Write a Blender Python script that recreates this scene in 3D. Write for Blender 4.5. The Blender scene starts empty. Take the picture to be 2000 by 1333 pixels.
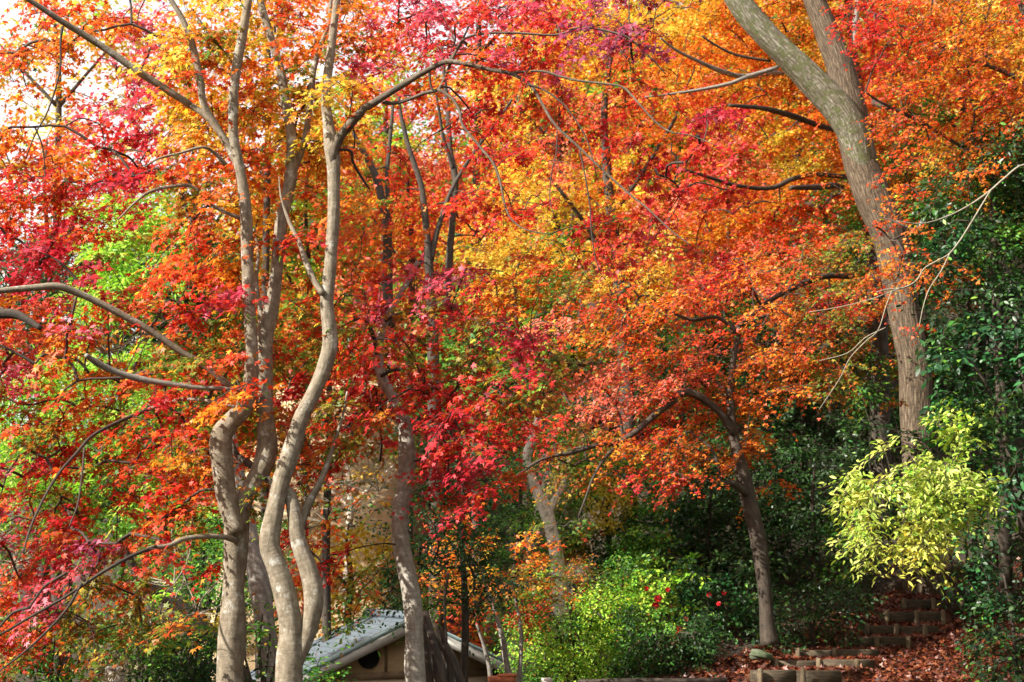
import bpy, math, random
import numpy as np
from mathutils import Vector
random.seed(7)
rng = np.random.default_rng(7)
C = bpy.context.scene
col = C.collection
PI = math.pi

# ------------------------------------------------------------------ camera, sky, sun, exposure
F = 2747.0                       # focal length in photo pixels (photo is 2000 wide)
EYE = np.array((0.0, 0.0, 1.6))
PITCH = math.atan((1120 - 666.5) / F)
cam = bpy.data.cameras.new('camera')
cam.sensor_width = 36.0
cam.lens = 36.0 * F / 2000.0
cam.clip_end = 600
cam.dof.use_dof = True
cam.dof.focus_distance = 11.0
cam.dof.aperture_fstop = 3.5
cam_o = bpy.data.objects.new('camera', cam)
cam_o.location = EYE
cam_o.rotation_euler = (PI / 2 + PITCH, 0, 0)
col.objects.link(cam_o)
C.camera = cam_o

SUN_EL = math.radians(35)
SUN_AZ = math.radians(240)       # compass bearing of the sun, clockwise from +Y
SUN_V = np.array((math.sin(SUN_AZ) * math.cos(SUN_EL), math.cos(SUN_AZ) * math.cos(SUN_EL), math.sin(SUN_EL)))
w = bpy.data.worlds.new("World")
C.world = w
w.use_nodes = True
nt = w.node_tree
sky = nt.nodes.new('ShaderNodeTexSky')
sky.sky_type = 'NISHITA'
sky.sun_disc = False
sky.sun_elevation = SUN_EL
sky.sun_rotation = SUN_AZ
sky.air_density = 1.0
sky.dust_density = 4.0
sky.ozone_density = 0.6
mxs = nt.nodes.new('ShaderNodeMix'); mxs.data_type = 'RGBA'      # thin bright cloud over the whole sky
cn = nt.nodes.new('ShaderNodeTexNoise'); cn.inputs['Scale'].default_value = 2.5; cn.inputs['Detail'].default_value = 6
cr = nt.nodes.new('ShaderNodeMapRange'); cr.inputs['From Min'].default_value = .35; cr.inputs['From Max'].default_value = .65
cr.inputs['To Min'].default_value = .55; cr.inputs['To Max'].default_value = .9
nt.links.new(cn.outputs[0], cr.inputs[0]); nt.links.new(cr.outputs[0], mxs.inputs['Factor'])
nt.links.new(sky.outputs[0], mxs.inputs['A']); mxs.inputs['B'].default_value = (4.2, 4.15, 4.0, 1)
nt.links.new(mxs.outputs['Result'], nt.nodes['Background'].inputs[0])
nt.nodes['Background'].inputs[1].default_value = 0.15
sun = bpy.data.lights.new('sun', 'SUN')
sun.energy = 5.0
sun.angle = math.radians(0.5)
sun.color = (1.0, 0.94, 0.84)
sun_o = bpy.data.objects.new('sun', sun)
sun_o.rotation_euler = Vector(SUN_V).to_track_quat('Z', 'Y').to_euler()
sun_o.location = (-20, -20, 30)
col.objects.link(sun_o)
C.view_settings.view_transform = 'Standard'
C.view_settings.look = 'None'
C.view_settings.gamma = 1.0
C.view_settings.exposure = 1.2
C.cycles.max_bounces = 7
C.cycles.diffuse_bounces = 5
C.cycles.glossy_bounces = 2
C.cycles.transmission_bounces = 4
C.cycles.transparent_max_bounces = 4
C.cycles.use_denoising = True

# ------------------------------------------------------------------ helpers
cp, sp_ = math.cos(PITCH), math.sin(PITCH)
def at(px, py, d):
    """photo direction -> point on that line of sight at distance y = d (metres)"""
    px = np.asarray(px, float); py = np.asarray(py, float); d = np.asarray(d, float)
    cx = (px - 1000) / F; cy = (666.5 - py) / F
    dx = cx; dy = cp - cy * sp_; dz = sp_ + cy * cp
    s = d / dy
    return np.stack([dx * s + 0 * d, d + 0 * s, EYE[2] + dz * s], -1)

def proj(p):
    v = p - EYE
    fw = v[..., 1] * cp + v[..., 2] * sp_
    up = -v[..., 1] * sp_ + v[..., 2] * cp
    return 1000 + F * v[..., 0] / fw, 666.5 - F * up / fw

def unit(v):
    return v / np.maximum(np.linalg.norm(v, axis=-1, keepdims=True), 1e-9)

def sm(a, b, x):
    t = np.clip((x - a) / (b - a), 0, 1)
    return t * t * (3 - 2 * t)

def ground_z(x, y):
    x = np.asarray(x, float); y = np.asarray(y, float)
    right = 0.27 * sm(2, 16.3, y) + 0.205 * np.clip(y - 16.3, 0, 5) + .42 * np.clip(y - 21.3, 0, 5) + 0.55 * np.clip(y - 26.3, 0, 40)
    k2 = .25 + .35 * sm(-20, -7, x)
    left = -1.9 * sm(9, 21, y) + 0.10 * np.clip(y - 24, 0, 8) + k2 * np.clip(y - 32, 0, 40)
    k = sm(-1.5, 2.2, x)
    z = left * (1 - k) + right * k
    z = z + 0.22 * np.clip(x - 7.2, 0, 12) * sm(10, 18, y)
    return z + (0.05 * np.sin(x * 1.3 + y * .7) + 0.03 * np.sin(x * 3.1 - y * 2.3)) * (sm(2, 8, y) * .3 + .7 * sm(22, 30, y))

def srgb(h):
    c = np.array([int(h[i:i + 2], 16) for i in (0, 2, 4)]) / 255.0
    return np.where(c <= 0.04045, c / 12.92, ((c + 0.055) / 1.055) ** 2.4)

class MB:
    def __init__(s):
        s.v = []; s.n = 0; s.blocks = []          # (poly array, uv array or None)
        s.c = []; s.has_c = False; s.mi = 0; s.mis = []
    def add(s, v, polys, uv=None, c=None):
        v = np.asarray(v, float).reshape(-1, 3)
        s.v.append(v)
        for q in polys:
            q = np.asarray(q, int)
            s.blocks.append((q + s.n, None)); s.mis.append(np.full(len(q), s.mi))
        if uv is not None:
            q, _ = s.blocks[-len(polys)]
            s.blocks[-len(polys)] = (q, uv)
        if c is not None:
            s.has_c = True
            s.c.append(np.asarray(c, float).reshape(-1, 3))
        else:
            s.c.append(np.full((len(v), 3), .5))
        s.n += len(v)
    def box(s, c, size, rz=0.0, rx=0.0, bev=0.0):
        hx, hy, hz = np.array(size) / 2
        b = min(bev, hx * .9, hy * .9, hz * .9)
        # rounded-edge box: three stacked rings
        def ring(z, i):
            x, y = hx - i, hy - i
            return [(-x, -y, z), (x, -y, z), (x, y, z), (-x, y, z)]
        if b > 0:
            rings = ring(-hz, b) + ring(-hz + b, 0) + ring(hz - b, 0) + ring(hz, b); nr = 4
        else:
            rings = ring(-hz, 0) + ring(hz, 0); nr = 2
        v = np.array(rings)
        q = [[k * 4 + j, k * 4 + (j + 1) % 4, k * 4 + 4 + (j + 1) % 4, k * 4 + 4 + j] for k in range(nr - 1) for j in range(4)]
        q += [[3, 2, 1, 0], [nr * 4 - 4, nr * 4 - 3, nr * 4 - 2, nr * 4 - 1]]
        R = np.array([[math.cos(rz), -math.sin(rz), 0], [math.sin(rz), math.cos(rz), 0], [0, 0, 1]]) @ \
            np.array([[1, 0, 0], [0, math.cos(rx), -math.sin(rx)], [0, math.sin(rx), math.cos(rx)]])
        s.add(v @ R.T + np.array(c), [q])
    def tube(s, pts, rad, sides=8, rough=0.0, seed=0, caps=True):
        pts = np.asarray(pts, float); rad = np.asarray(rad, float)
        n = len(pts)
        T = unit(np.gradient(pts, axis=0))
        a = np.array((0.31, 0.9, 0.21))
        N = np.zeros_like(T)
        u = a - T[0] * (a @ T[0]); N[0] = u / np.linalg.norm(u)
        for i in range(1, n):
            u = N[i - 1] - T[i] * (N[i - 1] @ T[i]); N[i] = u / max(np.linalg.norm(u), 1e-9)
        B = np.cross(T, N)
        ang = np.linspace(0, 2 * PI, sides, endpoint=False)
        L = np.concatenate([[0], np.cumsum(np.linalg.norm(np.diff(pts, axis=0), axis=1))])
        r = rad[:, None] * np.ones((1, sides))
        if rough > 0:
            g = np.random.default_rng(seed)
            for k in range(7):
                fa = g.integers(1, 5); fl = g.uniform(1.0, 9.0) / max(rad.mean() * 6, .05) * .6; ph = g.uniform(0, 6.28); sl = g.uniform(-1, 1)
                r = r * (1 + rough * g.uniform(.3, 1) / (1 + .25 * k) * np.sin(fa * ang[None] + ph + fl * L[:, None] * (1 + 0 * sl)) * .6)
        v = pts[:, None] + r[..., None] * (np.cos(ang)[None, :, None] * N[:, None] + np.sin(ang)[None, :, None] * B[:, None])
        i = np.arange(n - 1)[:, None]; j = np.arange(sides)[None]
        j2 = (j + 1) % sides
        q = np.stack([i * sides + j, i * sides + j2, (i + 1) * sides + j2, (i + 1) * sides + j], -1).reshape(-1, 4)
        R0 = rad.mean()
        uu = ang * R0; du = 2 * PI / sides * R0
        uv = np.zeros((n - 1, sides, 4, 2))
        uv[..., 0, 0] = uu; uv[..., 1, 0] = uu + du; uv[..., 2, 0] = uu + du; uv[..., 3, 0] = uu
        uv[..., 0, 1] = L[:-1, None]; uv[..., 1, 1] = L[:-1, None]; uv[..., 2, 1] = L[1:, None]; uv[..., 3, 1] = L[1:, None]
        polys = [q]
        if caps:
            polys.append([list(range(sides - 1, -1, -1))]); polys.append([[(n - 1) * sides + k for k in range(sides)]])
        s.add(v.reshape(-1, 3), polys, uv.reshape(-1, 2))
    def build(s, name, material, parent=None, smooth=True):
        me = bpy.data.meshes.new(name)
        V = np.concatenate(s.v)
        me.vertices.add(len(V)); me.vertices.foreach_set('co', V.ravel().astype(np.float32))
        loops = np.concatenate([q.ravel() for q, _ in s.blocks])
        tot = np.concatenate([np.full(len(q), q.shape[1]) for q, _ in s.blocks])
        start = np.concatenate([[0], np.cumsum(tot)[:-1]])
        me.loops.add(len(loops)); me.loops.foreach_set('vertex_index', loops.astype(np.int32))
        me.polygons.add(len(tot))
        me.polygons.foreach_set('loop_start', start.astype(np.int32))
        me.polygons.foreach_set('loop_total', tot.astype(np.int32))
        if smooth:
            me.polygons.foreach_set('use_smooth', np.ones(len(tot), bool))
        if any(u is not None for _, u in s.blocks):
            UV = np.concatenate([u if u is not None else np.zeros((q.size, 2)) for q, u in s.blocks])
            ul = me.uv_layers.new(name='UVMap')
            ul.data.foreach_set('uv', UV.ravel().astype(np.float32))
        if s.has_c:
            a = me.color_attributes.new('leaf_colour', 'FLOAT_COLOR', 'POINT')
            cc = np.concatenate(s.c)
            a.data.foreach_set('color', np.concatenate([cc, np.ones((len(cc), 1))], 1).ravel().astype(np.float32))
        me.update(calc_edges=True)
        for m_ in (material if isinstance(material, list) else [material]): me.materials.append(m_)
        if isinstance(material, list): me.polygons.foreach_set('material_index', np.concatenate(s.mis).astype(np.int32))
        o = bpy.data.objects.new(name, me)
        col.objects.link(o)
        if parent is not None:
            o.parent = parent
            # keep vertices where they are: the parent Empty sits at the base of the thing
            me.vertices.foreach_set('co', (V - np.array(parent.location)).ravel().astype(np.float32))
            me.update()
        return o

def thing(name, label, cat, loc, group=None):
    o = bpy.data.objects.new(name, None)
    o.empty_display_size = .2
    o.location = tuple(float(a) for a in loc)
    o['label'] = label; o['category'] = cat
    if group: o['group'] = group
    col.objects.link(o)
    return o
def tag(o, label, cat, group=None):
    o['label'] = label; o['category'] = cat
    if group: o['group'] = group
    return o

# ------------------------------------------------------------------ materials
def newmat(name):
    m = bpy.data.materials.new(name); m.use_nodes = True
    t = m.node_tree; t.nodes.clear()
    out = t.nodes.new('ShaderNodeOutputMaterial')
    return m, t, out
def nd(t, typ, **kw):
    n = t.nodes.new(typ)
    for k, v in kw.items(): setattr(n, k, v)
    return n
def leaf_mat(name, transl=0.45, gloss=0.06, rough=0.45, sat=1.0):
    m, t, out = newmat(name)
    a = nd(t, 'ShaderNodeAttribute', attribute_name='leaf_colour')
    hs = nd(t, 'ShaderNodeHueSaturation'); hs.inputs['Saturation'].default_value = sat
    t.links.new(a.outputs['Color'], hs.inputs['Color'])
    d = nd(t, 'ShaderNodeBsdfDiffuse'); tr = nd(t, 'ShaderNodeBsdfTranslucent')
    t.links.new(hs.outputs[0], d.inputs[0]); t.links.new(hs.outputs[0], tr.inputs[0])
    mx = nd(t, 'ShaderNodeMixShader'); mx.inputs[0].default_value = transl
    t.links.new(d.outputs[0], mx.inputs[1]); t.links.new(tr.outputs[0], mx.inputs[2])
    g = nd(t, 'ShaderNodeBsdfGlossy'); g.inputs['Roughness'].default_value = rough
    g.inputs['Color'].default_value = (1, 1, 1, 1)
    m2 = nd(t, 'ShaderNodeMixShader'); m2.inputs[0].default_value = gloss
    t.links.new(mx.outputs[0], m2.inputs[1]); t.links.new(g.outputs[0], m2.inputs[2])
    t.links.new(m2.outputs[0], out.inputs[0])
    return m
def ramp(t, stops):
    r = nd(t, 'ShaderNodeValToRGB')
    e = r.color_ramp.elements
    while len(e) < len(stops): e.new(0.5)
    for el, (p, c) in zip(e, stops):
        el.position = p; el.color = tuple(c) + (1,)
    return r
def bark_mat(name, c0, c1, c2, su=14, sv=3, bump=.4, lichen=None, lich_amt=.62, furrow=False):
    m, t, out = newmat(name)
    tc = nd(t, 'ShaderNodeTexCoord')
    mp = nd(t, 'ShaderNodeMapping'); mp.inputs['Scale'].default_value = (su, sv, 1)
    t.links.new(tc.outputs['UV'], mp.inputs[0])
    n1 = nd(t, 'ShaderNodeTexNoise'); n1.inputs['Scale'].default_value = 3.0; n1.inputs['Detail'].default_value = 7; n1.inputs['Roughness'].default_value = .65
    t.links.new(mp.outputs[0], n1.inputs['Vector'])
    n2 = nd(t, 'ShaderNodeTexNoise'); n2.inputs['Scale'].default_value = 9.0; n2.inputs['Detail'].default_value = 9; n2.inputs['Roughness'].default_value = .72
    t.links.new(tc.outputs['Object'], n2.inputs['Vector'])
    r = ramp(t, [(.30, c0), (.52, c1), (.72, c2)])
    t.links.new(n1.outputs[0], r.inputs[0])
    colr = r.outputs[0]; height = n1.outputs[0]
    if furrow:
        nz = nd(t, 'ShaderNodeTexNoise'); nz.inputs['Scale'].default_value = 2.2; nz.inputs['Detail'].default_value = 3
        t.links.new(tc.outputs['Object'], nz.inputs['Vector'])
        mp2 = nd(t, 'ShaderNodeMapping'); mp2.inputs['Scale'].default_value = (30, 3.6, 1)
        ad = nd(t, 'ShaderNodeVectorMath', operation='MULTIPLY_ADD'); ad.inputs[1].default_value = (.05, .12, .05)
        t.links.new(nz.outputs['Color'], ad.inputs[0]); t.links.new(tc.outputs['UV'], ad.inputs[2])
        t.links.new(ad.outputs[0], mp2.inputs[0])
        vo = nd(t, 'ShaderNodeTexVoronoi', feature='DISTANCE_TO_EDGE'); vo.inputs['Scale'].default_value = 1.0
        t.links.new(mp2.outputs[0], vo.inputs['Vector'])
        fr = ramp(t, [(.0, (.30, .26, .22)), (.16, (.75, .73, .70)), (.4, (1, 1, 1))])
        t.links.new(vo.outputs['Distance'], fr.inputs[0])
        mu = nd(t, 'ShaderNodeMix', data_type='RGBA', blend_type='MULTIPLY'); mu.inputs['Factor'].default_value = 1
        t.links.new(colr, mu.inputs['A']); t.links.new(fr.outputs[0], mu.inputs['B'])
        colr = mu.outputs['Result']
        ma = nd(t, 'ShaderNodeMath', operation='MULTIPLY_ADD'); ma.inputs[1].default_value = .35
        mn = nd(t, 'ShaderNodeMath', operation='MINIMUM'); mn.inputs[1].default_value = .35
        t.links.new(vo.outputs['Distance'], mn.inputs[0])
        t.links.new(n1.outputs[0], ma.inputs[0]); t.links.new(mn.outputs[0], ma.inputs[2])
        height = ma.outputs[0]
    n3 = nd(t, 'ShaderNodeTexNoise'); n3.inputs['Scale'].default_value = 1.0; n3.inputs['Detail'].default_value = 6; n3.inputs['Roughness'].default_value = .7
    mp3 = nd(t, 'ShaderNodeMapping'); mp3.inputs['Scale'].default_value = (9, 34, 1)      # fine rings across the stem
    t.links.new(tc.outputs['UV'], mp3.inputs[0]); t.links.new(mp3.outputs[0], n3.inputs['Vector'])
    rg = ramp(t, [(.30, (.62, .58, .54)), (.50, (1, 1, 1)), (.75, (1.12, 1.12, 1.12))])
    t.links.new(n3.outputs[0], rg.inputs[0])
    mr = nd(t, 'ShaderNodeMix', data_type='RGBA', blend_type='MULTIPLY'); mr.inputs['Factor'].default_value = .8
    t.links.new(colr, mr.inputs['A']); t.links.new(rg.outputs[0], mr.inputs['B']); colr = mr.outputs['Result']
    mh = nd(t, 'ShaderNodeMath', operation='MULTIPLY_ADD'); mh.inputs[1].default_value = .6
    t.links.new(n3.outputs[0], mh.inputs[0]); t.links.new(height, mh.inputs[2]); height = mh.outputs[0]
    if lichen is not None:
        lr = ramp(t, [(lich_amt - .06, (0, 0, 0)), (lich_amt + .04, (1, 1, 1))])
        t.links.new(n2.outputs[0], lr.inputs[0])
        mx = nd(t, 'ShaderNodeMix', data_type='RGBA')
        t.links.new(lr.outputs[0], mx.inputs['Factor']); t.links.new(colr, mx.inputs['A'])
        mx.inputs['B'].default_value = tuple(lichen) + (1,)
        colr = mx.outputs['Result']
    p = nd(t, 'ShaderNodeBsdfPrincipled'); p.inputs['Roughness'].default_value = .85
    t.links.new(colr, p.inputs['Base Color'])
    b = nd(t, 'ShaderNodeBump'); b.inputs['Strength'].default_value = bump; b.inputs['Distance'].default_value = .02
    t.links.new(height, b.inputs['Height']); t.links.new(b.outputs[0], p.inputs['Normal'])
    t.links.new(p.outputs[0], out.inputs[0])
    return m
def noise_mat(name, c0, c1, scale=8, detail=6, rough=.85, bump=.2, stretch=(1, 1, 1), coord='Object'):
    m, t, out = newmat(name)
    tc = nd(t, 'ShaderNodeTexCoord'); mp = nd(t, 'ShaderNodeMapping'); mp.inputs['Scale'].default_value = stretch
    t.links.new(tc.outputs[coord], mp.inputs[0])
    n1 = nd(t, 'ShaderNodeTexNoise'); n1.inputs['Scale'].default_value = scale; n1.inputs['Detail'].default_value = detail
    t.links.new(mp.outputs[0], n1.inputs['Vector'])
    r = ramp(t, [(.32, c0), (.68, c1)])
    t.links.new(n1.outputs[0], r.inputs[0])
    p = nd(t, 'ShaderNodeBsdfPrincipled'); p.inputs['Roughness'].default_value = rough
    t.links.new(r.outputs[0], p.inputs['Base Color'])
    b = nd(t, 'ShaderNodeBump'); b.inputs['Strength'].default_value = bump; b.inputs['Distance'].default_value = .02
    t.links.new(n1.outputs[0], b.inputs['Height']); t.links.new(b.outputs[0], p.inputs['Normal'])
    t.links.new(p.outputs[0], out.inputs[0])
    return m

M = {}
M['maple_leaf'] = leaf_mat('maple_leaf', .52, .018, .5)
M['green_leaf'] = leaf_mat('green_leaf', .42, .018, .5)
M['glossy_leaf'] = leaf_mat('glossy_leaf', .28, .032, .42)
M['dry_leaf'] = leaf_mat('dry_leaf', .15, .05, .5)
M['maple_bark'] = bark_mat('maple_bark', (.10, .078, .05), (.22, .18, .125), (.33, .29, .225), 9, 3.2, .5, (.44, .43, .38), .62)
M['limb_bark'] = bark_mat('limb_bark', (.045, .034, .022), (.115, .088, .06), (.20, .165, .12), 10, 3, .5, (.28, .27, .22), .66)
M['dark_bark'] = bark_mat('dark_bark', (.018, .013, .009), (.05, .037, .026), (.11, .085, .06), 10, 2, .4)
M['twig_bark'] = bark_mat('twig_bark', (.025, .016, .011), (.05, .034, .024), (.10, .07, .05), 30, 8, .2)
M['big_bark'] = bark_mat('big_bark', (.075, .052, .03), (.165, .122, .078), (.26, .21, .145), 9, 1.6, 1.0, (.27, .27, .18), .70, True)
M['lichen_bark'] = bark_mat('lichen_bark', (.13, .12, .08), (.30, .29, .22), (.50, .50, .44), 7, 2.5, .9, (.10, .11, .04), .53, True)
M['pale_bark'] = bark_mat('pale_bark', (.34, .31, .25), (.62, .58, .51), (.80, .77, .71), 6, 3, .3, (.14, .16, .08), .60)
M['silver_bark'] = bark_mat('silver_bark', (.17, .15, .12), (.32, .29, .24), (.46, .43, .38), 9, 3.2, .5, (.55, .54, .50), .64)
M['grey_bark'] = bark_mat('grey_bark', (.10, .09, .075), (.22, .20, .17), (.36, .34, .30), 8, 2, .5)
M['pale_twig'] = bark_mat('pale_twig', (.16, .13, .09), (.29, .25, .18), (.42, .38, .30), 20, 6, .2)
M['rust_bark'] = bark_mat('rust_bark', (.018, .013, .009), (.05, .036, .024), (.095, .074, .053), 8, 2, .5, (.10, .12, .04), .68)

# ------------------------------------------------------------------ colour plan of the foliage (species and autumn tint, B for painted deep shade, 50 px cells)
GRID = [
"WVVLOPLAAA"+"AVSOPVPPRP"+"PRAMMMAAOO"+"OAVRVVOOAV",
"YOOOPPAVSA"+"AOSSVYPPVP"+"VRMMMMAOOO"+"SOGRRVVOOA",
"VOOWYPAVSA"+"OSSAPYRRVR"+"RVAAVAOOOO"+"SOARRVOVOA",
"OWOWPPAOAO"+"ASAAOPROYV"+"RPPSVROKVO"+"OAVVVOAOVO",
"WWOPPCAAAO"+"OAAAVPOORR"+"VVKKAORCCA"+"OOOOVVGDOO",
"OWOWRCAAAV"+"AAAAOLLKRO"+"YKVRROVOKO"+"AOOOVGOOOD",
"RVORPCVOAV"+"AOAOSLKKOR"+"RKKAYRRRCV"+"YYOOVGAOOD",
"RRRRPRSSOO"+"OASOSVRRAV"+"AKAOORRKRO"+"AOVOOSVOGD",
"OVPVRLSSOA"+"AOVOORVRRO"+"RROYVKKOOO"+"VVGSSGDGDD",
"RCCVLLSVOA"+"OVRVOOKKOA"+"OSGRKRVOOO"+"VVVSVOTTDG",
"PCVSLDVVOA"+"SLSVOVKKAA"+"VASROYRROO"+"VSSGOOTTGD",
"CCDPLVVRRO"+"SLVVRRPPRO"+"OSSAAAVRRO"+"VSSSADODDD",
"OKPLVVVRPV"+"SVVSPPSRRV"+"YGVVVOOVDG"+"OSRVOBBODD",
"KOOVDDDDSV"+"SVSSPRSSSV"+"CKOOVOGVVO"+"DOSSSVDTTT",
"KOOADSSSSV"+"SRSVRVSVSY"+"CSYSOVKVDO"+"OOSSGSTTTT",
"PSLOVVRVVV"+"SVRRRVRRRS"+"CSYKKKKVDO"+"OOSSDSDTGD",
"SOVOLLRSOV"+"VRSRRRRRRD"+"SYKKKVVSOO"+"DDBGGSTTDD",
"VSVVSSRVOV"+"SVVSVOCCRR"+"RRSGVVVOOD"+"DBBLLLDLDT",
"LPRVVVSOOV"+"SOSVYARRCR"+"GSGOOROOOO"+"DDBDDLBLTT",
"PRVSDRVVOV"+"SVRRAERCCV"+"GSSYTRVDDO"+"DDBLLLLLLT",
"VLSRDVRVLV"+"SSEEEEDCRD"+"GEGYYGDDDD"+"DGBLYLLLBT",
"PRRVOVVSGG"+"GGEODDDVOG"+"GSDYGTTDDD"+"DDGLYYLLTB",
"EVPMSSRDGG"+"GRRYSDDOAG"+"OOSDGGTTDD"+"DDGDLYYLDT",
"DRPSSSGGRG"+"GRVOSDGOAO"+"SOSDGLLTDD"+"DGGLYYYTTB",
"VPSSVSLGDG"+"DOOYADGVOS"+"GSDLLLTTTD"+"DDDDYY TTB",
"VPSSGSSYYG"+"DSSGSGYKOG"+"VGGLLGTDGD"+"DDD     DD",
"VVSSGGGGDG"+"D      VKG"+"LLLLGDDDDD"+"D       DD",
"SGGLEGGDDD"+"D        G"+"GGLLDDDD  "+"        DD",
]
CW, CH = 50.0, 1333 / 28
def letter(px, py):
    i = int(min(max(py // CH, 0), 27)); j = int(min(max(px // CW, 0), 39))
    return GRID[i][j]
PAL = {
 'C': ['e03048', 'cc2038', 'ec4454', 'b82434', 'e03840'],
 'P': ['e45470', 'd04058', 'ec8090', 'c04458', 'e04848', 'e04030'],
 'M': ['b04870', '984060', 'c06088', '803048', 'c85068', 'b03028'],
 'R': ['dc2818', 'c81c20', 'e83c1c', 'd03030', 'b01818', 'e05020'],
 'V': ['e84a18', 'e03c14', 'f06020', 'd05018', 'c83818', 'd86820'],
 'O': ['f07c18', 'e86410', 'f09028', 'd87818', 'e05010', 'e0a020'],
 'A': ['f8be30', 'f0b028', 'f6cc4c', 'e8ac28', 'f09820', 'd8bc38', 'c4b430'],
 'Y': ['e8d040', 'd8c028', 'f0e060', 'c8b830', 'd0a828'],
 'K': ['f48468', 'ec6850', 'f49878', 'e85840', 'f47c50'],
 'S': ['948c28', '70801c', 'a86420', '608424', 'a0781c', '84942c', 'b86424'],
 'G': ['4c8c24', '3c7c1c', '68a030', '307018', '80a838'],
 'L': ['a0d830', '88c828', 'b8e048', '70b020', 'c0d850'],
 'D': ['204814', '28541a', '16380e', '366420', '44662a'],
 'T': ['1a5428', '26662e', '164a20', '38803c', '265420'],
 'B': ['1c3c10', '183410', '284818'],  # blackish leaf tint: deep shade put into the colour
 'U': ['c0d054', 'acc444', 'd0da6c', 'dae080', '98b83c'],
 'Z': ['dcd85c', 'ccd048', 'e4e07c', 'd0c850', 'b8cc44'],
 'E': ['b0a880', '90885c', 'c8b890', 'a89868'],
}
PALV = {k: np.array([srgb(h) for h in v]) * 1.0 for k, v in PAL.items()}
PALV = {k: v + .012 for k, v in PALV.items()}
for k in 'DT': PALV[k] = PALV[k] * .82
MAPLE = set('CPMRVOAYKS')

# ------------------------------------------------------------------ leaf shapes (x = across, y = along, z = up), length about 1
def lobes(n, spread, notch, short=.62, fold=.12):
    V = [(0, 0, 0)]; tips = []; ang = np.linspace(-spread, spread, n)
    for k, a in enumerate(ang):
        l = 1 - (1 - short) * abs(k - (n - 1) / 2) / ((n - 1) / 2) if n > 1 else 1
        tips.append((math.sin(a) * l * .72, .12 + math.cos(a) * l * .72, -fold * l))
    step = ang[1] - ang[0]
    nots = []
    for k in range(n + 1):
        a = ang[0] - step * .55 + k * step * (1 if 0 < k < n else 1)
        if k == n: a = ang[-1] + step * .55
        nots.append((math.sin(a) * notch, .12 + math.cos(a) * notch, .03))
    V += tips + nots
    q = [[0, 1 + n + k + 1, 1 + k, 1 + n + k] for k in range(n)]
    return np.array(V), np.array(q)
SHAPES = {
 'maple5': lobes(5, math.radians(112), .27),
 'maple3': lobes(3, math.radians(80), .30, .8),
 'oval': (np.array([(0, 0, 0), (.23, .34, .05), (.19, .68, .04), (0, 1, -.10), (-.19, .68, .04), (-.23, .34, .05), (0, .5, -.03)]),
          np.array([[0, 1, 2, 6], [6, 2, 3, 4], [0, 6, 4, 5]])),
 'lance': (np.array([(0, 0, 0), (.15, .32, .05), (.12, .66, .02), (0, 1, -.16), (-.12, .66, .02), (-.15, .32, .05), (0, .5, -.04)]),
          np.array([[0, 1, 2, 6], [6, 2, 3, 4], [0, 6, 4, 5]])),
 'blade': (np.array([(0, 0, 0), (.10, .4, .02), (0, 1, -.2), (-.10, .4, .02)]), np.array([[0, 1, 2, 3]])),
 'clump': (np.array([(0, 0, 0), (.42, .25, .1), (.18, .5, 0), (.30, .95, -.1), (-.1, .62, .05), (-.42, .75, -.1), (-.24, .35, .05)]),
           np.array([[0, 1, 2, 6], [6, 2, 3, 4], [0, 6, 4, 5]])),
}
AREA = {'maple5': .33, 'maple3': .30, 'oval': .30, 'lance': .19, 'blade': .10, 'clump': .34}

def leaves(mb, pos, nrm, dr, size, colr, shape):
    V, q = SHAPES[shape]
    n = len(pos)
    if n == 0: return
    D = unit(dr); N = unit(nrm - D * np.sum(nrm * D, 1, keepdims=True)); X = np.cross(D, N)
    P = pos[:, None] + size[:, None, None] * (V[None, :, 0, None] * X[:, None] + V[None, :, 1, None] * D[:, None] + V[None, :, 2, None] * N[:, None])
    Q = (q[None] + (np.arange(n) * len(V))[:, None, None]).reshape(-1, q.shape[1])
    mb.add(P.reshape(-1, 3), [Q], None, np.repeat(colr, len(V), 0))

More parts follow.
